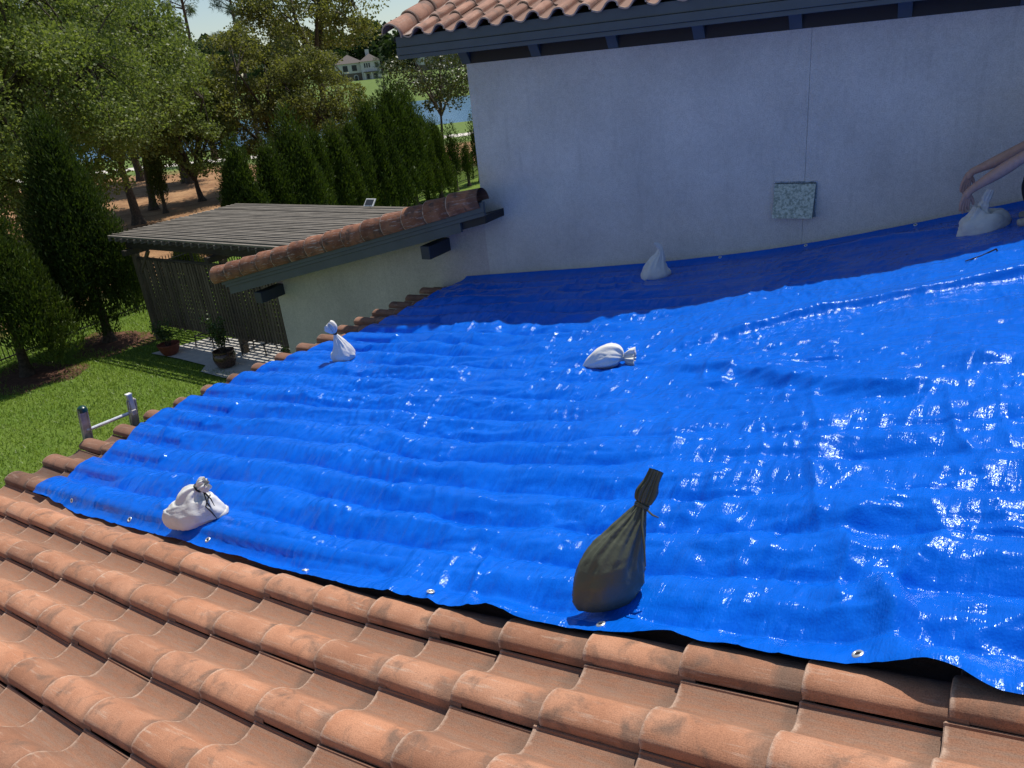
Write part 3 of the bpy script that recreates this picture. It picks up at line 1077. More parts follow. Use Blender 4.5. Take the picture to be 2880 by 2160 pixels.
Zg = zr_np(Xg) + tarp_z(Xg, Yg, Yg - Yn, Xg - Lf)
# weight of the sandbags presses the sheet down
BAGS = {'A': (2.475, .125), 'B': (1.0, 2.83), 'C': (3.98, 2.78), 'D': (5.38, .04), 'E': (3.20, 5.42), 'F': (6.16, 5.45)}
for bx, by in BAGS.values():
    g = np.exp(-(((Xg - bx) / .17) ** 2 + ((Yg - by) / .14) ** 2))
    Zg = Zg * (1 - g) + (zr_np(Xg) + 0.062) * g
Vt = np.stack([Xg, Yg, Zg], -1).reshape(-1, 3)
ii, jj = np.meshgrid(np.arange(NXT - 1), np.arange(NYT - 1), indexing='ij')
q0 = (ii * NYT + jj).ravel()
Ft = np.stack([q0, q0 + NYT, q0 + NYT + 1, q0 + 1], -1)
tarp = link('tarp', mesh_np('tarp', Vt, Ft), TARP)
tag(tarp, 'big wrinkled bright blue tarp spread over the tile roof', 'tarp')


def tarp_at(X, Y):
    d = (Xg - X) ** 2 + (Yg - Y) ** 2
    i = np.unravel_index(np.argmin(d), d.shape)
    return i, Vector((Xg[i], Yg[i], Zg[i]))


ey_me = MB()
ring = []
for k in range(18):
    a = 2 * math.pi * k / 18
    for r, z in ((.0185, 0), (.016, .0035), (.011, .004), (.0085, .001), (.0085, -.004)):
        ring.append((r * math.cos(a), r * math.sin(a), z))
fs = []
for k in range(18):
    for i in range(4):
        a, b = k * 5 + i, ((k + 1) % 18) * 5 + i
        fs.append((a, b, b + 1, a + 1))
ey_me.add(ring, fs)
eyelet = ey_me.mesh('eyelet', True, 60)
eyelet.materials.append(EYELET)
hole = MB().add([(.0087 * math.cos(2 * math.pi * k / 14), .0087 * math.sin(2 * math.pi * k / 14), .0012) for k in range(14)], [tuple(range(14))]).mesh('eyelet_hole')
hole.materials.append(BLACK)
for X, Y in ((1.0, .035), (1.81, .022), (2.683, .016), (3.659, -.066), (4.565, -.105), (5.401, -.127), (6.267, -.137), (7.15, -.19), (3.70, ywall(3.7) - .065), (4.574, ywall(4.57) - .065), (5.554, ywall(5.55) - .065), (6.5, ywall(6.5) - .065)):
    (i, j), p = tarp_at(X, Y)
    j = min(max(j, 1), NYT - 2)
    du = Vector((Xg[i + 1, j] - Xg[i - 1, j], Yg[i + 1, j] - Yg[i - 1, j], Zg[i + 1, j] - Zg[i - 1, j]))
    dv = Vector((Xg[i, j + 1] - Xg[i, j - 1], Yg[i, j + 1] - Yg[i, j - 1], Zg[i, j + 1] - Zg[i, j - 1]))
    nrm = du.cross(dv).normalized()
    e = nrm.to_track_quat('Z', 'Y').to_euler()
    g = link('eyelet', eyelet, None, tarp, p + nrm * .001, e)
    link('eyelet_hole', hole, None, g, (0, 0, 0), (0, 0, 0), world=False)

# ------------------------------------------------------------------ sandbags
EXD = Vector((.836, .549, 0))


def sack(rings, seg=80, sub=8, pleats=17, seed=0, ear=None, open_end=True, tie=None, wr=.085):
    """rings: (x, z, a, b, pleat); path in the local xz plane"""
    rnd = random.Random(seed)
    R = np.array([r for r in rings], float)
    n = len(R)
    tt = np.linspace(0, n - 1, (n - 1) * sub + 1)

    def cr(P, t):
        i = np.clip(np.floor(t).astype(int), 0, n - 2)
        f = (t - i)[:, None]
        p0, p1, p2, p3 = P[np.maximum(i - 1, 0)], P[i], P[i + 1], P[np.minimum(i + 2, n - 1)]
        return 0.5 * (2 * p1 + (p2 - p0) * f + (2 * p0 - 5 * p1 + 4 * p2 - p3) * f * f + (-p0 + 3 * p1 - 3 * p2 + p3) * f ** 3)
    S = cr(R, tt)
    S[:, 2:4] = np.maximum(S[:, 2:4], .004)
    tang = np.gradient(S[:, :2], axis=0)
    tang /= np.linalg.norm(tang, axis=1)[:, None] + 1e-9
    TH, ZZ = np.meshgrid(np.arange(seg) * 2 * math.pi / seg, S[:, 1] * 1.0 + S[:, 0] * .7)
    def wf(k, o):
        return (1 - np.abs(vnoise((np.cos(TH * k) * 1.5 + 3 + ZZ * 6 * k) * 1.6, (np.sin(TH * k) * 1.5 + ZZ * 14 * k + o) * 1.6, seed + o))) ** 4 - .3
    WR = wr * (wf(1, 0) + .7 * wf(2, 5))
    V = []
    ph = [rnd.uniform(0, 6.28) for _ in range(6)]
    for i in range(len(S)):
        x, z, a, b, p = S[i]
        tx, tz = tang[i]
        nx, nz = tz, -tx            # in-plane normal
        for k in range(seg):
            th = 2 * math.pi * k / seg
            w_ = math.cos(pleats * th + 1.2 * math.sin(2 * th + ph[0])) * .6 + math.cos((pleats - 5) * th + ph[1] + .8 * math.sin(3 * th)) * .5
            rr = 1 + p * w_ + .035 * math.sin(3 * th + ph[2] + z * 9) + .03 * math.sin(5 * th + ph[3] - z * 14) + .02 * math.sin(8 * th + ph[4] + z * 30)
            rr += WR[i, k]
            if ear:
                for ang, amt, zc in ear:
                    d = math.atan2(math.sin(th - ang), math.cos(th - ang))
                    rr += amt * math.exp(-(d / .22) ** 2) * math.exp(-((z - zc) / .05) ** 2)
            c, s_ = math.cos(th) * a * rr, math.sin(th) * b * rr
            V.append((x + nx * c, s_, max(z + nz * c, 0.0 if i < 2 * sub else .002)))
    F = []
    for i in range(len(S) - 1):
        for k in range(seg):
            F.append((i * seg + k, i * seg + (k + 1) % seg, (i + 1) * seg + (k + 1) % seg, (i + 1) * seg + k))
    c0 = len(V)
    V.append((S[0, 0], 0, max(S[0, 1], 0)))
    for k in range(seg):
        F.append((c0, (k + 1) % seg, k))
    if not open_end:
        c1 = len(V)
        V.append((S[-1, 0], 0, S[-1, 1]))
        o = (len(S) - 1) * seg
        for k in range(seg):
            F.append((c1, o + k, o + (k + 1) % seg))
    me = bpy.data.meshes.new('sack_body')
    me.from_pydata(V, [], F)
    for p_ in me.polygons:
        p_.use_smooth = True
    return me


def put_bag(key, rings, mat, label, rz_off=0.0, seed=0, ear=None, pleats=17, tie=None, tie_mat=None, strings=None, tilt=(0, 0), scale=1.0, wr=.035):
    bx, by = BAGS[key]
    z = zr(bx) + 0.060
    root = empty('sandbag', (bx, by, z), label, 'sandbag', 'sandbags weighing down the tarp')
    rz = math.atan2(EXD.y, EXD.x) + rz_off
    root.rotation_euler = (tilt[0], tilt[1] - math.atan(slope(bx)) * .8, rz)
    root.scale = (scale,) * 3
    link('sack_body', sack(rings, seed=seed, ear=ear, pleats=pleats, wr=wr), mat, root, world=False)
    if tie:
        x, z_, r, ang = tie
        t = MB()
        for q in range(2):
            pts = []
            for k in range(19):
                a = 2 * math.pi * k / 18
                u = Vector((math.cos(ang), 0, math.sin(ang)))
                pts.append(Vector((x, 0, z_)) + (u * math.cos(a) + Vector((0, 1, 0)) * math.sin(a)) * r * 1.06 + Vector((-math.sin(ang), 0, math.cos(ang))) * (.006 * q + .003 * math.sin(a * 2 + q)))
            t.tube(pts, .0042, 6, False)
        for s_ in (strings or []):
            t.tube(s_, [.0042] * (len(s_) - 1) + [.002], 6)
        t.build('tie', tie_mat or STRING, root, smooth=True, world=False)
    return root


put_bag('A', [(0, 0, .160, .100, .0), (-.004, .040, .186, .122, .0), (.006, .09, .170, .115, .01), (.014, .14, .130, .092, .03), (.018, .172, .090, .068, .08), (.036, .198, .054, .046, .14), (.062, .214, .026, .024, .18), (.082, .222, .038, .032, .3), (.106, .232, .042, .036, .4), (.122, .238, .034, .030, .45)],
        SACK, 'squat white sandbag with black string ends near the tarp corner', 0.05, 3, [(math.pi, .24, .015), (0.2, .05, .02)], 11, (.062, .214, .027, -0.9),
        None, [[(.094, -.02, .19), (.11, -.06, .14), (.125, -.07, .09), (.145, -.065, .05)], [(.094, -.02, .19), (.135, -.05, .15), (.15, -.07, .11)], [(.098, -.02, .19), (.12, -.03, .16), (.10, -.075, .12), (.13, -.09, .08), (.142, -.085, .03)]])
put_bag('B', [(0, 0, .110, .085, .0), (0, .05, .122, .098, .0), (.004, .10, .105, .085, .02), (0, .16, .072, .06, .07), (-.012, .22, .042, .038, .12), (-.022, .275, .017, .016, .15), (-.027, .298, .034, .028, .35), (-.034, .33, .052, .040, .42), (-.046, .365, .050, .042, .42), (-.062, .39, .036, .034, .5)],
        SACK, 'upright white sandbag with a tall tied neck at the eave edge of the tarp', 0.0, 11, [(math.pi, .12, .03)], 14, (-.022, .275, .018, 0.05))
put_bag('C', [(-.185, .012, .010, .014, .0), (-.165, .022, .022, .028, .02), (-.115, .045, .046, .066, .02), (-.045, .066, .070, .094, .02), (.02, .074, .076, .098, .04), (.062, .062, .056, .070, .12), (.086, .050, .018, .020, .18), (.104, .048, .032, .040, .25), (.135, .046, .046, .062, .3), (.160, .044, .050, .070, .3)],
        SACK, 'white sandbag lying on its side in the middle of the tarp', -0.25, 19, None, 11, (.086, .050, .019, 1.57), SACK, None, (0, 0), 1.18)
put_bag('D', [(-.03, 0, .112, .050, .0), (-.03, .045, .136, .074, .0), (-.022, .115, .146, .086, .01), (-.002, .185, .126, .076, .05), (.038, .262, .082, .054, .12), (.076, .328, .046, .035, .18), (.104, .38, .023, .020, .16), (.114, .40, .032, .022, .35), (.128, .43, .036, .020, .4), (.146, .47, .026, .015, .4), (.166, .51, .026, .012, .35)],
        SACK_D, 'dark olive sandbag standing tall with a knotted neck near the tile edge', 0.42, 23, [(math.pi, .14, .02)], 16, (.104, .38, .024, -0.4), SACK_D,
        [[(.096, -.022, .385), (.075, -.05, .33), (.065, -.085, .26), (.06, -.105, .19)], [(.104, -.02, .38), (.12, -.05, .36), (.14, -.06, .35)]], (-.05, .30))
put_bag('E', [(0, 0, .150, .090, .0), (0, .05, .160, .105, .0), (.006, .11, .135, .095, .02), (.03, .18, .095, .07, .06), (.062, .245, .055, .045, .12), (.075, .30, .032, .030, .16), (.068, .34, .024, .022, .2), (.045, .372, .018, .016, .2), (.015, .385, .010, .012, .2)],
        SACK, 'white sandbag with a curled tip standing in shade against the wall', 0.0, 29, None, 14)
put_bag('F', [(0, 0, .185, .115, .0), (0, .03, .200, .135, .0), (0, .10, .198, .132, .02), (0, .15, .165, .112, .05), (0, .175, .100, .080, .12), (.004, .182, .052, .050, .16), (.010, .205, .037, .037, .12), (.018, .232, .042, .042, .16), (.028, .256, .028, .028, .16), (.042, .284, .034, .030, .22), (.062, .315, .030, .026, .25), (.080, .345, .022, .020, .35)],
        SACK, 'plump white sandbag with a twisted knot in front of the crouching person', 0.0, 31, [(math.pi, .10, .02), (0, .10, .02)], 10)

# twig on the tarp
tw = MB().tube([(6.12, 4.38, zr(6.12) + .10), (6.22, 4.45, zr(6.22) + .105), (6.30, 4.50, zr(6.3) + .125)], [.004, .005, .006], 6).tube([(6.30, 4.50, zr(6.3) + .125), (6.325, 4.48, zr(6.3) + .08)], [.005, .007], 6)
tag(tw.build('twig', mat_simple('twig_bark', (0.03, 0.022, 0.02), 0.9)), 'small dark twig resting on the sunlit tarp near the wall shadow', 'twig')
# debris on tiles
NEEDLE = mat_simple('dry_needle', (0.24, 0.095, 0.035), 0.7)
pn = MB()
rn = random.Random(5)
for k in range(13):
    cx, cy = 6.05 + rn.uniform(-.03, .03), -.59 + rn.uniform(-.018, .018)
    a = -0.08 + rn.uniform(-.22, .22)
    L = rn.uniform(.07, .12)
    zz = zr(cx) - .005 + rn.uniform(0, .012)
    d = Vector((math.cos(a), math.sin(a), slope(cx)))
    c = Vector((cx, cy, zz))
    pn.tube([c - d * L, c - d * L * .3 + Vector((0, .006, .004)), c + d * L * .4 + Vector((0, .008, .004)), c + d * L], [.0011, .0014, .0014, .0009], 5)
tag(pn.build('pine_needles', NEEDLE), 'loose brown pine needles lying in a tile trough', 'pine needles')
for i, (X, Y, lab) in enumerate(((2.72, -.845, 'small dried leaf curled on a tile at the lower left'), (2.86, -.90, 'dark acorn bits lying in the tile trough beside the curled leaf'))):
    d = MB()
    for q in range(1 if i == 0 else 5):
        ox, oy = (0, 0) if i == 0 else (rn.uniform(-.04, .04), rn.uniform(-.02, .02))
        r = .010 if i == 0 else rn.uniform(.003, .006)
        d.lathe([(r * .3, 0), (r, r * .6), (r * .8, r * 1.3), (r * .1, r * 1.7)], 8, (X + ox, Y + oy, zr(X) - .018))
    tag(d.build('leaf_litter', mat_simple('litter', (0.09, 0.07, 0.045), 0.9), smooth=True), lab, 'debris')

# ------------------------------------------------------------------ ladder
lad = empty('ladder', (-0.55, 1.02, GZ), 'worn aluminium ladder top poking above the eave tiles', 'ladder')
LA = Vector((-0.13, 0, 0.30))
LB = Vector((-1.02, 0, GZ))
ld = (LB - LA)


def lpt(z):
    return LA + ld * ((z - LA.z) / ld.z)


for yy, zt_ in ((0.80, 0.325), (1.245, 0.215)):
    m_ = MB()
    t0, b0 = lpt(zt_), lpt(GZ)
    for oy, wd, hd in ((0, .012, .075),):
        m_.bar(Vector((t0.x, yy, t0.z)), Vector((b0.x, yy, b0.z)), .075, .010, (1, 0, 0))
        m_.bar(Vector((t0.x - .0, yy - .033, t0.z)), Vector((b0.x, yy - .033, b0.z)), .009, .036, (1, 0, 0))
        m_.bar(Vector((t0.x - .0, yy + .033, t0.z)), Vector((b0.x, yy + .033, b0.z)), .009, .036, (1, 0, 0))
    m_.build('rail', ALU_DULL, lad)
for z in [0.105 - .3 * i for i in range(11)]:
    p = lpt(z)
    MB().tube([(p.x, .80, z), (p.x, 1.245, z - .015)], .0165, 10).build('rung', METAL, lad, smooth=True)
p = lpt(.325)
MB().lathe([(.030, -.03), (.039, -.026), (.039, .0), (.036, .014), (.022, .026), (.004, .030)], 18, (p.x, .80, p.z)).build('end_cap', GREENCAP, lad, smooth=True)
p = lpt(.215)
MB().box((p.x - .022, 1.218, .10), (p.x + .018, 1.258, .268)).build('rail_stub', mat_simple('pale_stub', (0.42, 0.40, 0.36), .5, .2, 20), lad, bevel=.003)
MB().box((p.x - .026, 1.214, .268), (p.x + .02, 1.262, .279)).build('stub_plate', mat_simple('white_plate', (0.78, 0.77, 0.72), .5), lad)
MB().box((p.x - .03, 1.205, .075), (p.x + .03, 1.25, .125)).build('rung_bracket', ALU_DULL, lad, bevel=.004)

# ------------------------------------------------------------------ pergola
PZ = -0.35
perg = empty('pergola', (-9, 10.2, GZ), 'weathered grey wooden pergola with slatted roof and lattice screen', 'pergola')
PX0, PX1, PY0, PY1 = -12.74, -5.2, 8.17, 12.12
slat = MB().box((0, -.032, -.022), (PX1 - PX0, .032, .022)).mesh('roof_slat', bevel=.004)
slat.materials.append(WOOD_TOP)
for i in range(29):
    y = PY0 + .03 + i * (PY1 - PY0 - .06) / 28
    link('roof_slat', slat, None, perg, (PX0 + random.uniform(-.035, .035), y + random.uniform(-.008, .008), PZ - .022 + random.uniform(-.006, .006)), (random.uniform(-.06, .06), random.uniform(-.0015, .0015), random.uniform(-.002, .002)))
joist = MB().box((-.022, 0, -.045), (.022, PY1 - PY0 + .1, .045)).mesh('joist', bevel=.004)
joist.materials.append(WOOD_Y)
for i in range(27):
    x = PX0 + .12 + i * (PX1 - PX0 - .24) / 26
    link('joist', joist, None, perg, (x + random.uniform(-.015, .015), PY0 - .05 + random.uniform(-.02, .02), PZ - .044 - .047 - .006))
for y in (8.5, 11.85):
    MB().box((-12.50, y - .05, PZ - .38), (PX1 - .1, y + .05, PZ - .145)).build('beam', WOOD_DX, perg, bevel=.008)
for x in (-12.28, -8.95, -5.6):
    MB().box((x - .07, 8.2, PZ - .52), (x + .07, 12.1, PZ - .382)).build('cross_beam', WOOD_DX, perg, bevel=.008)
    for y in (8.5, 11.85):
        yp = y + (.13 if x == -8.95 and y < 10 else 0)
        MB().box((x - .075, yp - .075, GZ), (x + .075, yp + .075, PZ - .52)).build('post', WOOD_D, perg, bevel=.008)
for (px_, py_) in ((-12.28, 8.5), (-12.28, 11.85)):
    MB().bar((px_ + .07, py_, PZ - 1.0), (px_ + .62, py_, PZ - .42), .07, .07).build('brace', WOOD_D, perg)
# lattice screens: uprights proud of cross laths
up = MB().box((-.036, -.011, 0), (.036, .011, 1.76)).mesh('lattice_slat', bevel=.003)
up.materials.append(WOOD_D)
lath = MB().box((0, .012, -.034), (6.5, .026, .034)).mesh('lattice_lath')
lath.materials.append(WOOD_DX)
for y, x0, x1 in ((8.5, -12.18, -5.68), (11.85, -12.18, -5.68)):
    n_ = int((x1 - x0) / .105)
    for i in range(n_ + 1):
        x = x0 + i * (x1 - x0) / n_
        if y > 10 and -10.9 < x < -8.4:
            continue
        link('lattice_slat', up, None, perg, (x + random.uniform(-.008, .008), y + random.uniform(-.004, .004), GZ + .44 + random.uniform(-.03, .02)), (0, random.uniform(-.012, .012), random.uniform(-.1, .1)))
    if y < 10:
        for j in range(18):
            link('lattice_lath', lath, None, perg, (x0, y, GZ + .49 + j * .098 + random.uniform(-.006, .006)))
        MB().box((x0 - .03, y - .03, GZ + 2.20), (x1, y + .03, GZ + 2.25)).build('lattice_rail', WOOD_DX, perg)
# solar lamp on the pergola roof
sl = empty('solar_panel', (-7.25, 11.95, PZ), 'tiny white-framed solar panel standing on the pergola roof', 'solar panel')
rt_ = Matrix.Rotation(math.radians(-35), 3, 'X') @ Matrix.Rotation(0.25, 3, 'Z')
c = Vector((-7.25, 11.93, PZ + .13))
MB().box(c - Vector((.16, .11, .012)), c + Vector((.16, .11, .012)), Matrix.Rotation(math.radians(48), 3, 'X')).build('panel_frame', mat_simple('white_plastic', (0.75, 0.75, 0.73), .5), sl, bevel=.004)
c2 = c + Vector((0, -.012, .010))
MB().box(c2 - Vector((.125, .078, .006)), c2 + Vector((.125, .078, .006)), Matrix.Rotation(math.radians(48), 3, 'X')).build('panel_glass', mat_simple('solar_glass', (0.05, 0.055, 0.06), .25), sl)
MB().tube([(-7.25, 11.95, PZ), (-7.25, 11.95, PZ + .11)], .012, 8).build('stand', mat_simple('white_plastic_stand', (0.7, 0.7, 0.68), .5), sl)

# ------------------------------------------------------------------ patio, pots, furniture
patio = MB()
patio.add([(-11.45, 7.70, GZ + .03), (-10.30, 7.72, GZ + .03), (-9.2, 7.66, GZ + .03), (-8.95, 7.35, GZ + .03), (-8.10, 7.30, GZ + .03), (-6.3, 7.5, GZ + .03), (-4.3, 7.5, GZ + .03), (-4.3, 12.9, GZ + .03), (-8.2, 12.9, GZ + .03), (-8.2, 9.5, GZ + .03), (-10.9, 9.15, GZ + .03), (-11.3, 8.1, GZ + .03)], [tuple(range(12))])
tag(patio.build('patio', CONC), kind='structure')


def pot(name, loc, prof, mat, label, plant_h, plant_r, nleaf, seed, leaf=.05):
    root = empty(name, loc, label, 'potted plant')
    m_ = MB()
    m_.lathe(prof + [(prof[-1][0] - .03, prof[-1][1]), (prof[-1][0] - .04, prof[-1][1] - .05)], 28)
    m_.build('pot', mat, root, smooth=True, world=False)
    rn_ = np.random.RandomState(seed)
    zt_ = prof[-1][1]
    # leafy shoots
    V, F = [], []
    st = MB()
    for k in range(16):
        a = rn_.uniform(0, 6.28)
        rr = rn_.uniform(.2, 1) * plant_r
        h_ = plant_h * rn_.uniform(.55, 1.0)
        tip = Vector((math.cos(a) * rr, math.sin(a) * rr, zt_ + h_))
        base = Vector((math.cos(a) * .05, math.sin(a) * .05, zt_ - .06))
        mid = base.lerp(tip, .5) + Vector((0, 0, .06))
        st.tube([base, mid, tip], [.007, .005, .003], 5)
        for q in range(nleaf):
            t = rn_.uniform(.25, 1.0)
            p = base.lerp(mid, t * 2) if t < .5 else mid.lerp(tip, t * 2 - 1)
            d = Vector(rn_.normal(size=3)).normalized()
            d.z = abs(d.z) * .6 + .1
            d.normalize()
            s_ = d.cross(Vector(rn_.normal(size=3))).normalized()
            L = leaf * rn_.uniform(.7, 1.4)
            p = p + Vector(rn_.normal(size=3)) * .035
            b_ = len(V)
            V += [p, p + d * L * .5 + s_ * L * .32, p + d * L, p + d * L * .5 - s_ * L * .32]
            F.append((b_, b_ + 1, b_ + 2, b_ + 3))
    st.build('stem', BARK, root, world=False)
    link('foliage', mesh_np('foliage', [tuple(v) for v in V], F, False), POTLEAF, root, world=False)
    return root


pot('potted_plant', (-10.85, 7.86, GZ + .03), [(.15, 0), (.19, .05), (.245, .17), (.262, .24), (.270, .25), (.270, .275)], mat_simple('terracotta_pot', (0.20, 0.055, 0.035), .55, .2, 12), 'leafy plant in a wide red terracotta bowl at the pergola post', .62, .30, 46, 3)
pot('potted_plant', (-8.58, 7.80, GZ + .03), [(.14, 0), (.19, .03), (.245, .15), (.262, .25), (.245, .33), (.225, .355), (.245, .375), (.245, .40)], mat_simple('glazed_pot', (0.075, 0.038, 0.028), .25, .8, 22, .6), 'tall leafy plant in a dark brown glazed urn on the patio corner', .85, .30, 60, 4)
# low metal patio stools
for i, (x, y, a, lab) in enumerate(((-8.55, 8.75, .3, 'low black metal stool on the sun-striped patio under the pergola'), (-10.35, 8.72, .1, 'low black metal stool half hidden behind the urn plant'))):
    root = empty('metal_stool', (x, y, GZ + .03), lab, 'stool', None, a)
    w2, d2 = .30, .22
    for sx in (-1, 1):
        MB().bar((sx * w2, -d2, .27), (sx * w2, d2, .27), .035, .03).build('side_rail', IRON, root, world=False)
        for sy in (-1, 1):
            MB().tube([(sx * w2, sy * d2, .27), (sx * (w2 + .03), sy * (d2 + .02), 0)], .016, 6).build('leg', IRON, root, world=False)
    for k in range(3):
        yy = -d2 + k * d2
        MB().bar((-w2, yy, .285), (w2, yy, .285), .03, .012).build('seat_slat', IRON, root, world=False)


def shrub_mesh(seed, n, rx, rz, leaf):
    r_ = np.random.RandomState(seed)
    d = r_.normal(size=(n, 3))
    d /= np.linalg.norm(d, axis=1)[:, None]
    rad = r_.uniform(.35, 1, n) ** .5
    P = d * rad[:, None] * np.array([rx, rx, rz]) + np.array([0, 0, rz])
    return leaf_quads(P, leaf, r_, d)


def leaf_quads(P, size, r_, out=None, up=0.35, aspect=.45):
    """one kite per point: (n,3) -> mesh arrays"""
    n = len(P)
    d = r_.normal(size=(n, 3))
    if out is not None:
        d = d * .8 + out * .7
    d[:, 2] += up
    d /= np.linalg.norm(d, axis=1)[:, None]
    s_ = np.cross(d, r_.normal(size=(n, 3)))
    s_ /= np.linalg.norm(s_, axis=1)[:, None] + 1e-9
    L = size * r_.uniform(.6, 1.4, n)[:, None]
    V = np.empty((n, 4, 3))
    V[:, 0] = P - d * L * .5
    V[:, 1] = P + s_ * L * aspect
    V[:, 2] = P + d * L * .5
    V[:, 3] = P - s_ * L * aspect
    F = np.arange(n * 4).reshape(n, 4)
    return V.reshape(-1, 3), F


sh = link('shrub', mesh_np('shrub', *shrub_mesh(9, 900, .28, .22, .05), smooth=False), POTLEAF, None, (-7.45, 8.85, GZ + .03))
tag(sh, 'small pale-leaved shrub beside the corner of the wing wall', 'shrub')

# ------------------------------------------------------------------ fence
def fx(Y):
    return -15.0 - (Y - 5.65) * 0.164


fence = empty('iron_fence', (fx(20), 20, GZ), 'black iron picket fence along the back of the yard', 'fence')
pk = MB()
y = -10.0
while y < 60:
    pk.bar((fx(y), y, GZ + .05), (fx(y), y, GZ + 1.32), .018, .018, (0, 1, 0))
    y += .115
tag(pk.build('pickets', IRON, fence), kind='stuff')
for z in (GZ + .12, GZ + 1.18):
    MB().bar((fx(-10), -10, z), (fx(60), 60, z), .03, .03).build('fence_rail', IRON, fence)
for i in range(29):
    y = -10 + i * 2.5
    MB().box((fx(y) - .03, y - .03, GZ), (fx(y) + .03, y + .03, GZ + 1.4)).build('fence_post', IRON, fence)

# ------------------------------------------------------------------ lawn blades
def lawn_mesh():
    r_ = np.random.RandomState(3)
    N_ = 200000
    X = r_.uniform(-17.5, 0.2, N_)
    Y = r_.uniform(-3.0, 14.5, N_)
    keep = (X > -15.0 - (Y - 5.65) * 0.164 - 1.5) & (X + .0 < .1) & ~((X > -4.1) & (Y > 6.0))
    keep &= ~((X > -11.5) & (Y > 7.62) & ~((X < -8.3) & (Y > 9.5)) & ~((X < -10.9) & (Y > 9)))
    for bx, by, br in ((-13.73, 7.93, .75), (-13.4, 5.6, .8)):
        keep &= (np.hypot((X - bx - .25) * .75, Y - by) > br * r_.uniform(.6, 1.35, N_))
    X, Y = X[keep], Y[keep]
    n = len(X)
    a = r_.uniform(0, 6.283, n)
    h = r_.uniform(.035, .085, n)
    wd = r_.uniform(.006, .012, n)
    lean = r_.normal(size=(n, 2)) * .035
    V = np.empty((n, 3, 3))
    V[:, 0] = np.stack([X - np.cos(a) * wd, Y - np.sin(a) * wd, np.full(n, GZ)], -1)
    V[:, 1] = np.stack([X + np.cos(a) * wd, Y + np.sin(a) * wd, np.full(n, GZ)], -1)
    V[:, 2] = np.stack([X + lean[:, 0], Y + lean[:, 1], GZ + h], -1)
    return mesh_np('lawn_grass', V.reshape(-1, 3), np.arange(n * 3).reshape(n, 3), False)


lawn = link('lawn_grass', lawn_mesh(), GRASSB)
tag(lawn, 'short bright green lawn grass of the back yard', 'grass', None, 'stuff')
# bare soil rings under the two yard junipers
SOIL = mat_simple('bare_soil', (0.13, 0.065, 0.042), .95, .4, 9, .2, 0, .6)
for bx, by in ((-13.73, 7.93), (-13.4, 5.6)):
    m_ = MB()
    pts = []
    for k in range(26):
        a = 2 * math.pi * k / 26
        r = 1.0 + .18 * math.sin(3 * a + bx) + .1 * math.sin(7 * a)
        pts.append((bx + .25 + r * math.cos(a) * 1.25, by + r * math.sin(a), GZ + .004))
    m_.add(pts, [tuple(range(26))])
    tag(m_.build('soil_patch', SOIL), kind='structure')

# ------------------------------------------------------------------ trees
def juniper(seed, H, R, n, lobes=26, spray=.13, bare=.12):
    """flame-shaped conifer: upright lobes packed on a cone, each feathered with sprays"""
    r_ = np.random.RandomState(seed)
    P, D = [], []
    for k in range(lobes):
        if k < 3:
            a, rad, z0, z1 = r_.uniform(0, 6.28), R * .12 * k, H * .35, H * (1.0 - .05 * k)
        else:
            a = k * 2.399 + r_.uniform(-.4, .4)
            t = r_.uniform(0, 1) ** .8
            rad = R * (1 - .82 * t ** 1.25) * r_.uniform(.5, .95)
            z0 = H * (bare + .60 * t) * r_.uniform(.8, 1.1)
            z1 = z0 + H * r_.uniform(.24, .40) * (1 - .25 * t)
        m_ = int(n / lobes * r_.uniform(.7, 1.3))
        q = r_.uniform(0, 1, m_) ** .85
        wr = (z1 - z0) * .24 * np.sin(np.pi * np.clip(q * .86 + .12, 0, 1)) ** .8 + .02
        an = r_.uniform(0, 6.28, m_)
        rr = wr * r_.uniform(.55, 1.05, m_)
        cx = rad * math.cos(a) * (1 - .30 * q)
        cy = rad * math.sin(a) * (1 - .30 * q)
        P.append(np.stack([cx + rr * np.cos(an), cy + rr * np.sin(an), z0 + (z1 - z0) * q + r_.normal(0, .03, m_)], -1))
        D.append(np.stack([np.cos(an) * .45, np.sin(an) * .45, np.full(m_, 1.0)], -1) + r_.normal(0, .36, (m_, 3)))
    # wisps
    P, D = np.concatenate(P), np.concatenate(D)
    D /= np.linalg.norm(D, axis=1)[:, None]
    m_ = len(P)
    s_ = np.cross(D, r_.normal(size=(m_, 3)))
    s_ /= np.linalg.norm(s_, axis=1)[:, None] + 1e-9
    L = spray * r_.uniform(.5, 1.35, m_)[:, None]
    wisp = r_.uniform(size=m_) < .012
    L[wisp] *= 2.4
    wd = spray * .125 * r_.uniform(.6, 1.4, m_)[:, None]
    V = np.empty((m_, 4, 3))
    bend = np.cross(s_, D) * L * .18
    V[:, 0] = P
    V[:, 1] = P + D * L * .45 + s_ * wd + bend
    V[:, 2] = P + D * L
    V[:, 3] = P + D * L * .45 - s_ * wd + bend
    return mesh_np('crown', V.reshape(-1, 3), np.arange(m_ * 4).reshape(m_, 4), False)


def trunk_mesh(H, r, seed, lean=(0, 0), n=9, limbs=()):
    rn_ = random.Random(seed)
    m_ = MB()
    pts, rad = [], []
    for i in range(9):
        t = i / 8
        pts.append(Vector((lean[0] * t + .04 * r * 8 * math.sin(3 * t + seed) * t, lean[1] * t + .03 * r * 8 * math.cos(4 * t + seed) * t, H * t)))
        rad.append(r * (1.45 - 1.2 * t ** .35 * .35 if t < .06 else 1 - .62 * t))
    rad[0] = r * 1.5
    m_.tube(pts, rad, n)
    for l_ in limbs:
        m_.tube(*l_)
    return m_


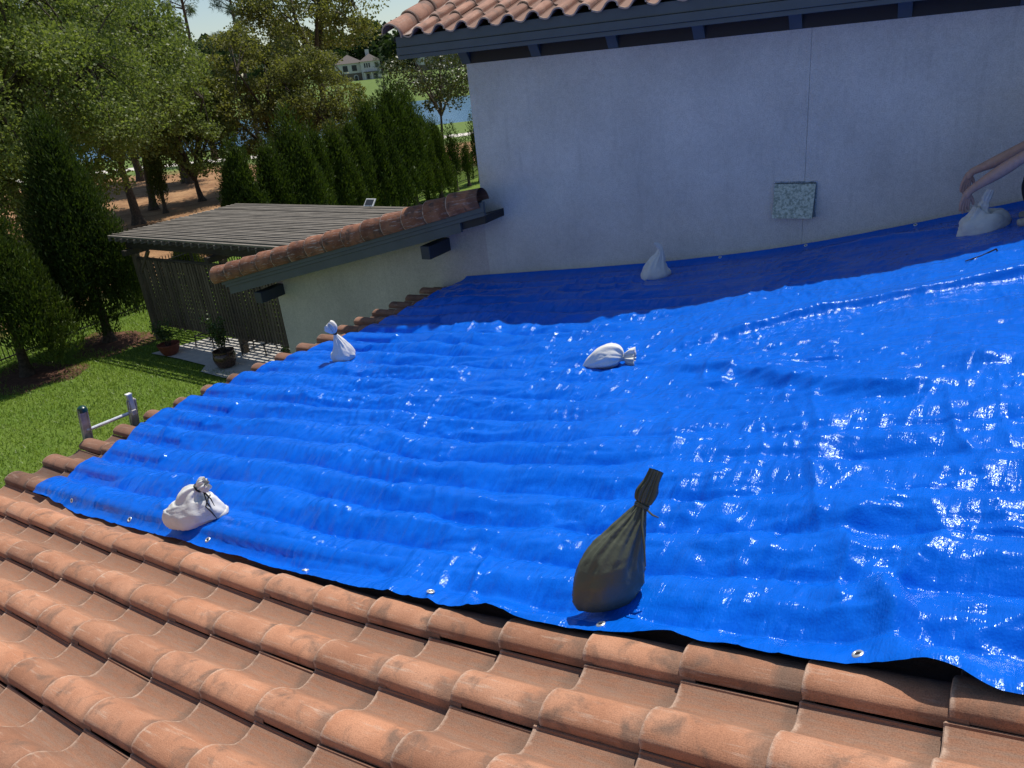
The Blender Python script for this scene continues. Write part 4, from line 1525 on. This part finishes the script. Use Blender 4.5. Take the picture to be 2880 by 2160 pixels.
def oak(seed, H, R, crown_lo, nclump, nleaf, leaf=.13, r=.24, lean=(0, 0), flat=1.0):
    """returns trunk MB and crown mesh"""
    r_ = np.random.RandomState(seed)
    cz = crown_lo + (H - crown_lo) * .48
    hz = (H - crown_lo) * .52
    C_ = []
    while len(C_) < nclump:
        d = r_.normal(size=3)
        d /= np.linalg.norm(d)
        rr = r_.uniform(.30, 1.0) ** .55
        p = np.array([d[0] * R * rr + lean[0], d[1] * R * rr + lean[1], cz + d[2] * hz * rr])
        if p[2] < crown_lo and r_.uniform() < .6:
            continue
        C_.append(p)
    C_ = np.array(C_)
    fork = Vector((lean[0] * .45, lean[1] * .45, crown_lo * .95))
    m_ = trunk_mesh(crown_lo * 1.05, r, seed, (lean[0] * .45, lean[1] * .45))
    rn_ = random.Random(seed)
    hubs = []
    for k in range(7):
        a = k * 2.399 + seed
        t = rn_.uniform(.35, .7)
        hub = Vector((lean[0] + R * t * math.cos(a), lean[1] + R * t * math.sin(a), cz + hz * rn_.uniform(-.35, .45)))
        mid = fork.lerp(hub, .5) + Vector((rn_.uniform(-.3, .3), rn_.uniform(-.3, .3), rn_.uniform(0, .5)))
        m_.tube([fork - Vector((0, 0, .2)), fork.lerp(mid, .5), mid, hub], [r * .62, r * .5, r * .36, r * .2], 7)
        hubs.append((hub, mid))
    P, O = [], []
    for c_ in C_:
        cv = Vector(c_)
        h_, mid = min(hubs, key=lambda h: (h[0] - cv).length)
        m_.tube([h_, h_.lerp(cv, .6) + Vector((0, 0, .12)), cv], [r * .14, r * .09, r * .035], 5, False)
        cr_ = r_.uniform(.42, .85) * (R / 3.2) ** .5
        k = int(nleaf * r_.uniform(.6, 1.4))
        d = r_.normal(size=(k, 3))
        d /= np.linalg.norm(d, axis=1)[:, None]
        rad = cr_ * r_.uniform(.25, 1.1, k) ** .6
        P.append(c_ + d * rad[:, None] * np.array([1.15, 1.15, .75]))
        O.append(d)
    P, O = np.concatenate(P), np.concatenate(O)
    V, F = leaf_quads(P, leaf, r_, O, .3, .36)
    return m_, mesh_np('crown', V, F, False)


def pine(seed, H, r, crown_lo, R, nb, per, leaf=.55):
    r_ = np.random.RandomState(seed)
    m_ = trunk_mesh(H, r, seed, (.4, .2))
    V, F = [], []
    for k in range(nb):
        z = crown_lo + (H - crown_lo) * r_.uniform(0, 1) ** .8
        a = r_.uniform(0, 6.28)
        L = R * (1 - .55 * (z - crown_lo) / (H - crown_lo)) * r_.uniform(.5, 1.0)
        tip = np.array([math.cos(a) * L, math.sin(a) * L, z + r_.uniform(-.1, .3) * L])
        m_.tube([(0.4 * z / H, .2 * z / H, z - .3), tuple(tip * np.array([.55, .55, 1]) + np.array([0, 0, -.05])), tuple(tip)], [r * .25, r * .16, r * .05], 5, False)
        for q in range(per):
            t = r_.uniform(.45, 1.05)
            c_ = np.array([tip[0] * t, tip[1] * t, z - .3 + (tip[2] - z + .3) * t]) + r_.normal(0, .14, 3)
            for e in range(14):
                d = r_.normal(size=3)
                d[2] = d[2] * .7 - .05
                d /= np.linalg.norm(d)
                s_ = np.cross(d, r_.normal(size=3))
                s_ /= np.linalg.norm(s_) + 1e-9
                b_ = len(V)
                LL = leaf * r_.uniform(.6, 1.1)
                V += [c_, c_ + d * LL * .5 + s_ * .02, c_ + d * LL + np.array([0, 0, -.06]), c_ + d * LL * .5 - s_ * .02]
                F.append((b_, b_ + 1, b_ + 2, b_ + 3))
    return m_, mesh_np('crown', np.array(V), np.array(F), False)


def plant_tree(name, loc, tr, cr, bark, leaf, label, cat, group, rz=0.0, sc=1.0, zs=None):
    root = empty(name, loc, label, cat, group, rz)
    root.scale = (sc, sc, zs or sc)
    if tr:
        link('trunk', tr, bark, root, world=False)
    o = link('crown', cr, None, root, world=False)
    if not cr.materials:
        cr.materials.append(leaf)
    return root


ORD = ['first', 'second', 'third', 'fourth', 'fifth', 'sixth', 'seventh', 'eighth', 'ninth', 'tenth', 'eleventh', 'twelfth', 'thirteenth', 'fourteenth']
# two big junipers in the yard
jt = trunk_mesh(2.2, .13, 2, (.1, .05)).mesh('trunk', True, 60)
JA = juniper(41, 5.0, 1.85, 78000, 80, .125, .01)
JB = juniper(42, 5.9, 1.45, 74000, 76, .125, .05)
plant_tree('juniper', (-13.40, 5.60, GZ), jt, JA, BARK, JUNIPER, 'big dark juniper at the left edge of the lawn, nearest the house', 'tree', 'junipers', .4)
plant_tree('juniper', (-13.73, 7.93, GZ), jt, JB, BARK, JUNIPER, 'tallest dark juniper on the lawn just left of the pergola', 'tree', 'junipers', 1.9)
# row along the fence behind the pergola
JR = [juniper(51, 5.0, 1.25, 34000, 46, .15, .02), juniper(52, 5.0, 1.0, 28000, 40, .15, .02), juniper(53, 5.0, 1.4, 36000, 50, .15, .02)]
JD = [juniper(61, 4.0, .55, 5000, 18, .15, .06)]
row = [(14.5, 4.5, 0), (16.0, 4.3, 1), (17.3, 5.2, 2), (18.5, 4.5, 1), (19.7, 4.4, 0), (20.9, 4.5, 1), (22.0, 5.2, 1), (23.1, 5.1, 0), (24.1, 5.6, 1), (25.0, 5.4, 1), (26.1, 4.2, 1), (27.3, 3.8, 1)]
for i, (Y, h, v) in enumerate(row):
    plant_tree('juniper', (fx(Y) + 1.0, Y, GZ), jt, JR[v], BARK, JUNIPER, '%s juniper from the left in the hedge row behind the pergola' % ORD[i], 'tree', 'junipers in the hedge row', i * 1.7, h / 5.0 * 1.02, h / 5.0)
for i, (Y, h) in enumerate(((29.0, 3.4), (30.4, 2.6), (31.8, 3.7), (33.4, 2.5), (35.0, 2.9), (37.0, 2.6))):
    plant_tree('juniper', (fx(Y) + .9, Y, GZ), jt, JD[0], BARK, JUNIPER, '%s thin young juniper after the hedge row, by the fence' % ORD[i], 'tree', 'young junipers by the fence', i * 2.1, h / 4.0)
plant_tree('juniper', (-32.8, 22.4, GZ), jt, JD[0], BARK, JUNIPER, 'slim lone juniper on the pine straw beyond the pergola corner', 'tree', None, .3, .95, 1.0)
for i, (X, Y, s_, lab) in enumerate(((-17.6, 13.2, .5, 'bright green bush at the left corner of the pergola roof'), (-18.6, 11.6, .62, 'bright green bush behind the tallest lawn juniper'), (-19.5, 15.6, .42, 'low green bush at the foot of the thick oak trunk'))):
    plant_tree('bush', (X, Y, GZ), None, JR[2], BARK, JUNIPER, lab, 'bush', None, i * 2.0, s_ * 1.1, s_ * .55)

# oaks beyond the fence
O1 = oak(71, 11.5, 4.6, 3.4, 150, 260, .15, .26)
O2 = oak(72, 10.5, 4.0, 3.2, 130, 250, .15, .24, (.8, .5))
O3 = oak(73, 12.0, 4.4, 4.0, 110, 230, .16, .30, (-.6, .4))
O4 = oak(74, 8.0, 3.2, 1.6, 110, 210, .14, .2, (-.8, 0))
O5 = oak(75, 7.4, 3.1, 3.4, 74, 110, .14, .13, (.5, -.6))
O6 = oak(76, 14.5, 4.6, 7.0, 105, 210, .17, .30, (-.4, .3))
O7 = oak(77, 11.5, 4.6, 1.8, 190, 420, .105, .26)
OT = [o[0].mesh('trunk', True, 60) for o in (O1, O2, O3, O4, O5, O6, O7)]
OC = [o[1] for o in (O1, O2, O3, O4, O5, O6, O7)]
OC2 = [c_.copy() if i_ == 3 else None for i_, c_ in enumerate(OC)]
for c_ in OC:
    c_.materials.append(OAKLEAF)
OC2[3].materials.append(OAKLEAF3)
OC5D = OC[4].copy(); OC5D.materials.clear(); OC5D.materials.append(OAKLEAF2)
OC2D = OC[1].copy(); OC2D.materials.clear(); OC2D.materials.append(OAKLEAF2)
OC6D = OC[5].copy(); OC6D.materials.clear(); OC6D.materials.append(OAKLEAF3)
OC3D = OC[2].copy(); OC3D.materials.clear(); OC3D.materials.append(OAKLEAF2)
oaks = [(-31.4, 19.9, 0, 0, .3, 1.0, 'light green oak with the thick trunk just beyond the pergola corner'),
        (-35.0, 23.1, 1, 0, 1.2, .95, 'light green oak with a thin trunk behind the thick-trunked oak'),
        (-50.8, 32.4, 2, 0, 2.1, 1.1, 'oak with a stout dark trunk deep in the pine straw at the left'),
        (-43.1, 31.2, 1, 0, 3.0, .95, 'oak with paired slim trunks in the middle of the pine straw'),
        (-44.0, 31.4, 0, 0, 5.1, .75, 'smaller oak whose trunk stands touching the paired slim trunks'),
        (-24.5, 13.2, 6, 0, 4.0, 1.1, 'broad light green oak filling the upper left of the view'),
        (-23.0, 9.0, 6, 0, 5.0, 1.05, 'light green oak at the far left edge above the lawn junipers'),
        (-33.0, 15.5, 2, 2, .9, 1.15, 'dark leaved oak behind the broad oak at the upper left'),
        (-34.0, 25.6, 3, 0, 2.2, .95, 'low oak with a leaning trunk behind the shortest hedge juniper'),
        (-32.0, 30.6, 3, 1, 1.0, 1.15, 'yellowish oak with a slanting trunk above the hedge row'),
        (-29.6, 31.2, 3, 1, 3.4, .95, 'round yellowish oak just right of the slanting-trunk oak, behind the hedge'),
        (-33.3, 35.9, 5, 2, .4, 1.0, 'tall olive oak with a forked trunk in front of the far white house'),
        (-24.6, 36.6, 4, 2, 2.6, 1.0, 'thin dark oak hanging over the pond view beside the upper wall')]
for x, y, v, style, rz, sc, lab in oaks:
    cr_ = OC[v] if style == 0 else OC2[v] if style == 1 else {4: OC5D, 2: OC3D, 1: OC2D, 5: OC6D}.get(v, OC[v])
    plant_tree('oak_tree', (x, y, GZ), OT[v], cr_, BARK, OAKLEAF, lab, 'tree', 'oaks beyond the fence', rz, sc)

# pines
P1 = pine(81, 17, .26, 6.0, 3.2, 34, 9)
P2 = pine(82, 12, .16, 5.0, 2.4, 22, 7)
PT = [P1[0].mesh('trunk', True, 60), P2[0].mesh('trunk', True, 60)]
for x, y, v, sc, lab in ((-56.0, 43.0, 0, .9, 'tall pine with long drooping needles between the left oaks and the yellowish oak'),
                         (-80.0, 67.5, 0, 1.2, 'distant tall pine with a bare reddish trunk against the sky'),
                         (-81.0, 94.0, 1, .8, 'small pine with a bare thin trunk on the far grass beside the white house'),
                         (-75.0, 70.0, 1, 1.2, 'distant pine just left of the forked olive oak')):
    plant_tree('pine_tree', (x, y, terr(SX * x + SY * y)), PT[v], (P1, P2)[v][1], BARK_P, PINELEAF, lab, 'tree', 'pines on the golf course', x, sc)

# far wood: one mass
def far_wood():
    r_ = np.random.RandomState(17)
    P, O = [], []
    for k in range(190):
        t_ = r_.uniform(-420, 260)
        s_ = r_.uniform(238, 290) if -62 < t_ < 200 else r_.uniform(178, 300)
        h = r_.uniform(9, 15)
        R_ = r_.uniform(4, 7)
        c_ = np.array([SX * s_ + TX * t_, SY * s_ + TY * t_, terr(s_) + h * .55])
        n = 420
        d = r_.normal(size=(n, 3))
        d /= np.linalg.norm(d, axis=1)[:, None]
        rr = (1 + .25 * np.sin(d[:, 0] * 5 + k) * np.sin(d[:, 2] * 6))
        P.append(c_ + d * (r_.uniform(.7, 1.05, n) * rr)[:, None] * np.array([R_, R_, h * .5]))
        O.append(d)
    return leaf_quads(np.concatenate(P), 1.5, r_, np.concatenate(O), .1, .5)


fw_ = link('far_wood', mesh_np('far_wood', *far_wood(), smooth=False), FARLEAF)
tag(fw_, 'dark far-off wood closing the view beyond the golf course', 'wood', None, 'stuff')

# ------------------------------------------------------------------ far houses
WHITEW = mat_simple('white_render', (0.60, 0.59, 0.56), .85, .06, 3)
STONEW = mat_simple('brown_stone', (0.16, 0.13, 0.10), .9, .3, 6)
GREYROOF = mat_simple('grey_roof', (0.13, 0.11, 0.10), .9, .2, 4)
WINGLASS = mat_simple('dark_glass', (0.03, 0.04, 0.05), .15)


def hip(m_, x0, x1, y0, y1, z0, h, o=.5):
    x0, x1, y0, y1 = x0 - o, x1 + o, y0 - o, y1 + o
    dx, dy = x1 - x0, y1 - y0
    if dx > dy:
        r1, r2 = (x0 + dy / 2, (y0 + y1) / 2, z0 + h), (x1 - dy / 2, (y0 + y1) / 2, z0 + h)
        vs = [(x0, y0, z0), (x1, y0, z0), (x1, y1, z0), (x0, y1, z0), r1, r2]
        m_.add(vs, [(0, 1, 5, 4), (1, 2, 5), (2, 3, 4, 5), (3, 0, 4), (3, 2, 1, 0)])
    else:
        r1, r2 = ((x0 + x1) / 2, y0 + dx / 2, z0 + h), ((x0 + x1) / 2, y1 - dx / 2, z0 + h)
        vs = [(x0, y0, z0), (x1, y0, z0), (x1, y1, z0), (x0, y1, z0), r1, r2]
        m_.add(vs, [(0, 1, 4), (1, 2, 5, 4), (2, 3, 5), (3, 0, 4, 5), (3, 2, 1, 0)])
    return m_


def far_house(loc, rz, label, wide=14.0):
    h = empty('white_house', loc, label, 'house', None, rz)
    h.scale = (.85, .85, .85)
    MB().box((-wide / 2, 0, -1), (1.0, 9, 2.7)).build('stone_wall', STONEW, h, world=False)
    MB().box((-wide / 2, 0.01, 2.7), (1.0, 9, 5.6)).build('wall', WHITEW, h, world=False)
    MB().box((1.0, -1.6, -1), (wide / 2, 9, 5.7)).build('wall', WHITEW, h, world=False)
    rf = hip(MB(), -wide / 2, 1.6, 0, 9, 5.6, 2.6).build('roof', GREYROOF, h, world=False)
    hip(MB(), 1.0, wide / 2, -1.6, 6, 5.7, 2.2).build('roof', GREYROOF, h, world=False)
    MB().box((3.0, 3.0, 6.5), (4.2, 4.2, 9.2)).build('chimney', WHITEW, rf, world=False)
    for x, z, w_, hh, y in ((-4.6, 3.3, 1.5, 1.7, 0), (-1.8, 3.3, 1.5, 1.7, 0), (2.0, 3.9, .45, 1.3, -1.6), (2.7, 3.9, .45, 1.3, -1.6), (3.4, 3.9, .45, 1.3, -1.6), (5.4, 3.7, 1.0, 1.4, -1.6), (2.4, .6, .9, 1.5, -1.6), (4.6, .6, 1.2, 1.5, -1.6)):
        f = MB().box((x - .12, y - .06, z - .12), (x + w_ + .12, y - .003, z + hh + .12)).build('window', WHITEW, h, world=False)
        MB().box((x, y - .08, z), (x + w_, y - .063, z + hh)).build('pane', WINGLASS, f, world=False)
    d = MB()
    arc = [(-1.6, 0), (-.2, 0)] + [(-.9 + .7 * math.cos(a), 1.5 + .7 * math.sin(a)) for a in np.linspace(0, math.pi, 9)]
    d.prism(arc, -.08, -.005)
    dd = d.build('door', WHITEW, h, world=False)
    MB().prism([(x * .7 - .27, z * .9) for x, z in arc], -.1, -.083).build('pane', WINGLASS, dd, world=False)
    MB().box((1.6, -3.6, 2.5), (6.5, -1.6, 2.75)).build('porch_roof', GREYROOF, h, world=False)
    for x in (1.8, 4.0, 6.3):
        MB().box((x - .15, -3.5, -1), (x + .15, -3.2, 2.5)).build('porch_post', WHITEW, h, world=False)
    return h


hz = math.atan2(.69, .72)
far_house((-149, 160, 0.35), hz, 'far two-storey white house with brown stone ground floor and grey hip roof')
far_house((-148, 193, 0.6), hz + .15, 'second far white house glimpsed through the thin oak beside the upper wall', 12)


# ------------------------------------------------------------------ person crouching at the right edge
def skinned(name, verts, edges, roots, mat, parent, sub=2):
    me = bpy.data.meshes.new(name)
    me.from_pydata([v[:3] for v in verts], edges, [])
    o = bpy.data.objects.new(name, me)
    COL.objects.link(o)
    sk = o.modifiers.new('skin', 'SKIN')
    sk.use_smooth_shade = True
    sk.branch_smoothing = 0.4
    for i, v in enumerate(verts):
        d = me.skin_vertices[0].data[i]
        r = v[3]
        d.radius = r if hasattr(r, '__len__') else (r, r)
        d.use_root = i in roots
    ss_ = o.modifiers.new('sub', 'SUBSURF')
    ss_.levels = ss_.render_levels = sub
    dg = bpy.context.evaluated_depsgraph_get()
    dg.update()
    nm = bpy.data.meshes.new_from_object(o.evaluated_get(dg))
    bpy.data.objects.remove(o)
    bpy.data.meshes.remove(me)
    nm.name = name
    for p in nm.polygons:
        p.use_smooth = True
    nm.materials.clear()
    return link(name, nm, mat, parent)


SKIN = mat_simple('skin', (0.50, 0.30, 0.22), .55, .12, 30)
SHIRT = mat_simple('blue_shirt', (0.03, 0.07, 0.22), .85, .2, 20)
PANTS = mat_simple('black_trousers', (0.010, 0.011, 0.014), .85, .2, 20)
SHOE = mat_simple('pale_shoe', (0.36, 0.33, 0.29), .8, .25, 30)
HAIR = mat_simple('dark_hair', (0.02, 0.014, 0.01), .6, .3, 40)
per = empty('person', (6.75, 5.4, zr(6.75) + .07), 'crouching person in dark trousers reaching bare forearms toward a sandbag', 'person')
B, E_ = [], []


def chain(pts, start=None):
    prev = start
    ids = []
    for p in pts:
        B.append(p)
        i = len(B) - 1
        if prev is not None:
            E_.append((prev, i))
        prev = i
        ids.append(i)
    return ids


tor = chain([(7.02, 5.40, 1.36, .13), (7.00, 5.40, 1.55, .125), (6.90, 5.40, 1.76, .135), (6.80, 5.40, 1.90, .085), (6.74, 5.40, 1.98, .055), (6.68, 5.40, 2.07, .085), (6.65, 5.40, 2.15, .092), (6.66, 5.40, 2.23, .06)])
fa = chain([(6.80, 5.24, 1.88, .075), (6.55, 5.22, 1.76, .055), (6.345, 5.24, 1.632, .048), (6.27, 5.25, 1.567, .054), (6.19, 5.25, 1.508, .053), (6.10, 5.25, 1.437, .038), (6.035, 5.25, 1.385, .033), (6.018, 5.25, 1.358, .033), (6.008, 5.25, 1.315, .030)], tor[2])
ba = chain([(6.80, 5.56, 1.89, .075), (6.58, 5.54, 1.80, .054), (6.36, 5.50, 1.690, .047), (6.28, 5.49, 1.635, .051), (6.17, 5.48, 1.572, .049), (6.08, 5.48, 1.528, .036), (6.015, 5.48, 1.495, .032), (5.998, 5.478, 1.470, .032), (5.988, 5.478, 1.428, .029)], tor[2])
for s_ in (-1, 1):
    y = 5.40 + s_ * .12
    chain([(7.00, y, 1.36, .095), (6.72, y + s_ * .02, 1.46, .085), (6.44, y + s_ * .03, 1.475, .068), (6.50, y + s_ * .02, 1.30, .062), (6.56, y + s_ * .02, 1.14, .045), (6.50, y + s_ * .02, 1.105, .042)], tor[0])
roots = [0]


def hand(wrist, d, side, lens, curl, inw, thumb):
    """four metacarpal-and-finger chains fanning from the wrist, and a thumb off the side of the palm"""
    wrist, d, sv, inw = Vector(wrist), Vector(d).normalized(), Vector(side).normalized(), Vector(inw).normalized()
    for k, L in enumerate(lens):
        q = k - 1.5
        p0 = wrist + sv * .008 * q - d * .022
        p1 = wrist + sv * .0135 * q + d * .038
        p2 = wrist + sv * .0185 * q + d * (.082 - .004 * abs(q))
        dd = (d + sv * .05 * q + inw * curl * .6).normalized()
        p3 = p2 + dd * L * .45
        d2 = (dd + inw * curl).normalized()
        p4 = p3 + d2 * L * .32
        d3 = (d2 + inw * curl).normalized()
        p5 = p4 + d3 * L * .23
        ids = chain([(*p0, .020), (*p1, .0185), (*p2, .0148), (*p3, .0118), (*p4, .0108), (*p5, .0080)])
        roots.append(ids[0])
    t0 = wrist + sv * thumb * .012 + d * .012
    t1 = wrist + sv * thumb * .034 + d * .040 + inw * .012
    t2 = t1 + (d * .9 + sv * thumb * .25 + inw * .35).normalized() * .034
    t3 = t2 + (d + inw * .35).normalized() * .026
    ids = chain([(*t0, .018), (*t1, .0145), (*t2, .0125), (*t3, .0085)])
    roots.append(ids[0])


CR = (.80, .45, -.12)
hand((6.020, 5.25, 1.362), (-.16, -.02, -1), CR, (.080, .092, .086, .070), .20, (.35, .25, -.1), 1)
hand((5.998, 5.478, 1.472), (-.24, -.02, -1), CR, (.080, .092, .086, .070), .26, (.35, .25, -.1), 1)
skinned('body', B, E_, roots, SKIN, per)
# shirt with short sleeves
sv_, se_ = [], []
B, E_ = sv_, se_
t2 = chain([(7.02, 5.40, 1.42, .150), (7.00, 5.40, 1.56, .148), (6.90, 5.40, 1.76, .158), (6.815, 5.40, 1.89, .10)])
chain([(6.80, 5.23, 1.88, .082), (6.58, 5.22, 1.775, .070), (6.415, 5.235, 1.680, .066)], t2[2])
chain([(6.80, 5.57, 1.89, .082), (6.60, 5.545, 1.81, .068), (6.43, 5.51, 1.725, .062)], t2[2])
skinned('shirt', sv_, se_, [0], SHIRT, per)
pv_, pe_ = [], []
B, E_ = pv_, pe_
t3 = chain([(7.03, 5.40, 1.38, .155), (7.01, 5.40, 1.46, .15)])
for s_ in (-1, 1):
    y = 5.40 + s_ * .12
    chain([(6.98, y, 1.37, .118), (6.72, y + s_ * .02, 1.455, .105), (6.425, y + s_ * .03, 1.465, .088), (6.49, y + s_ * .02, 1.30, .078), (6.545, y + s_ * .02, 1.17, .064)], t3[0])
skinned('trousers', pv_, pe_, [0], PANTS, per)
for s_ in (-1, 1):
    hv, he = [], []
    B, E_ = hv, he
    y = 5.40 + s_ * .14
    zb_ = zr(6.5) + .085
    chain([(6.63, y, zb_ + .055, .045), (6.56, y, zb_ + .055, .052), (6.48, y, zb_ + .030, .042), (6.41, y, zb_ + .018, .036), (6.385, y, zb_ + .012, .026)])
    skinned('shoe', hv, he, [0], SHOE, per)
hv, he = [], []
B, E_ = hv, he
chain([(6.70, 5.40, 2.13, .088), (6.68, 5.40, 2.20, .094), (6.67, 5.40, 2.25, .07)])
skinned('hair', hv, he, [0], HAIR, per)
for s_ in (-1, 1):
    MB().lathe([(.002, -.008), (.011, -.004), (.012, .004), (.002, .009)], 10, (6.575, 5.40 + s_ * .034, 2.125)).build('eye', BLACK, per, smooth=True)
    MB().lathe([(.004, -.03), (.016, -.018), (.020, .006), (.014, .026), (.003, .03)], 10, (6.685, 5.40 + s_ * .094, 2.10)).build('ear', SKIN, per, smooth=True)
MB().lathe([(.004, .03), (.010, .012), (.016, -.008), (.012, -.018), (.002, -.02)], 10, (6.562, 5.40, 2.10)).build('nose', SKIN, per, smooth=True)
MB().box((6.566, 5.378, 2.055), (6.585, 5.422, 2.064)).build('mouth', mat_simple('lips', (0.22, 0.08, 0.07), .5), per, bevel=.003)
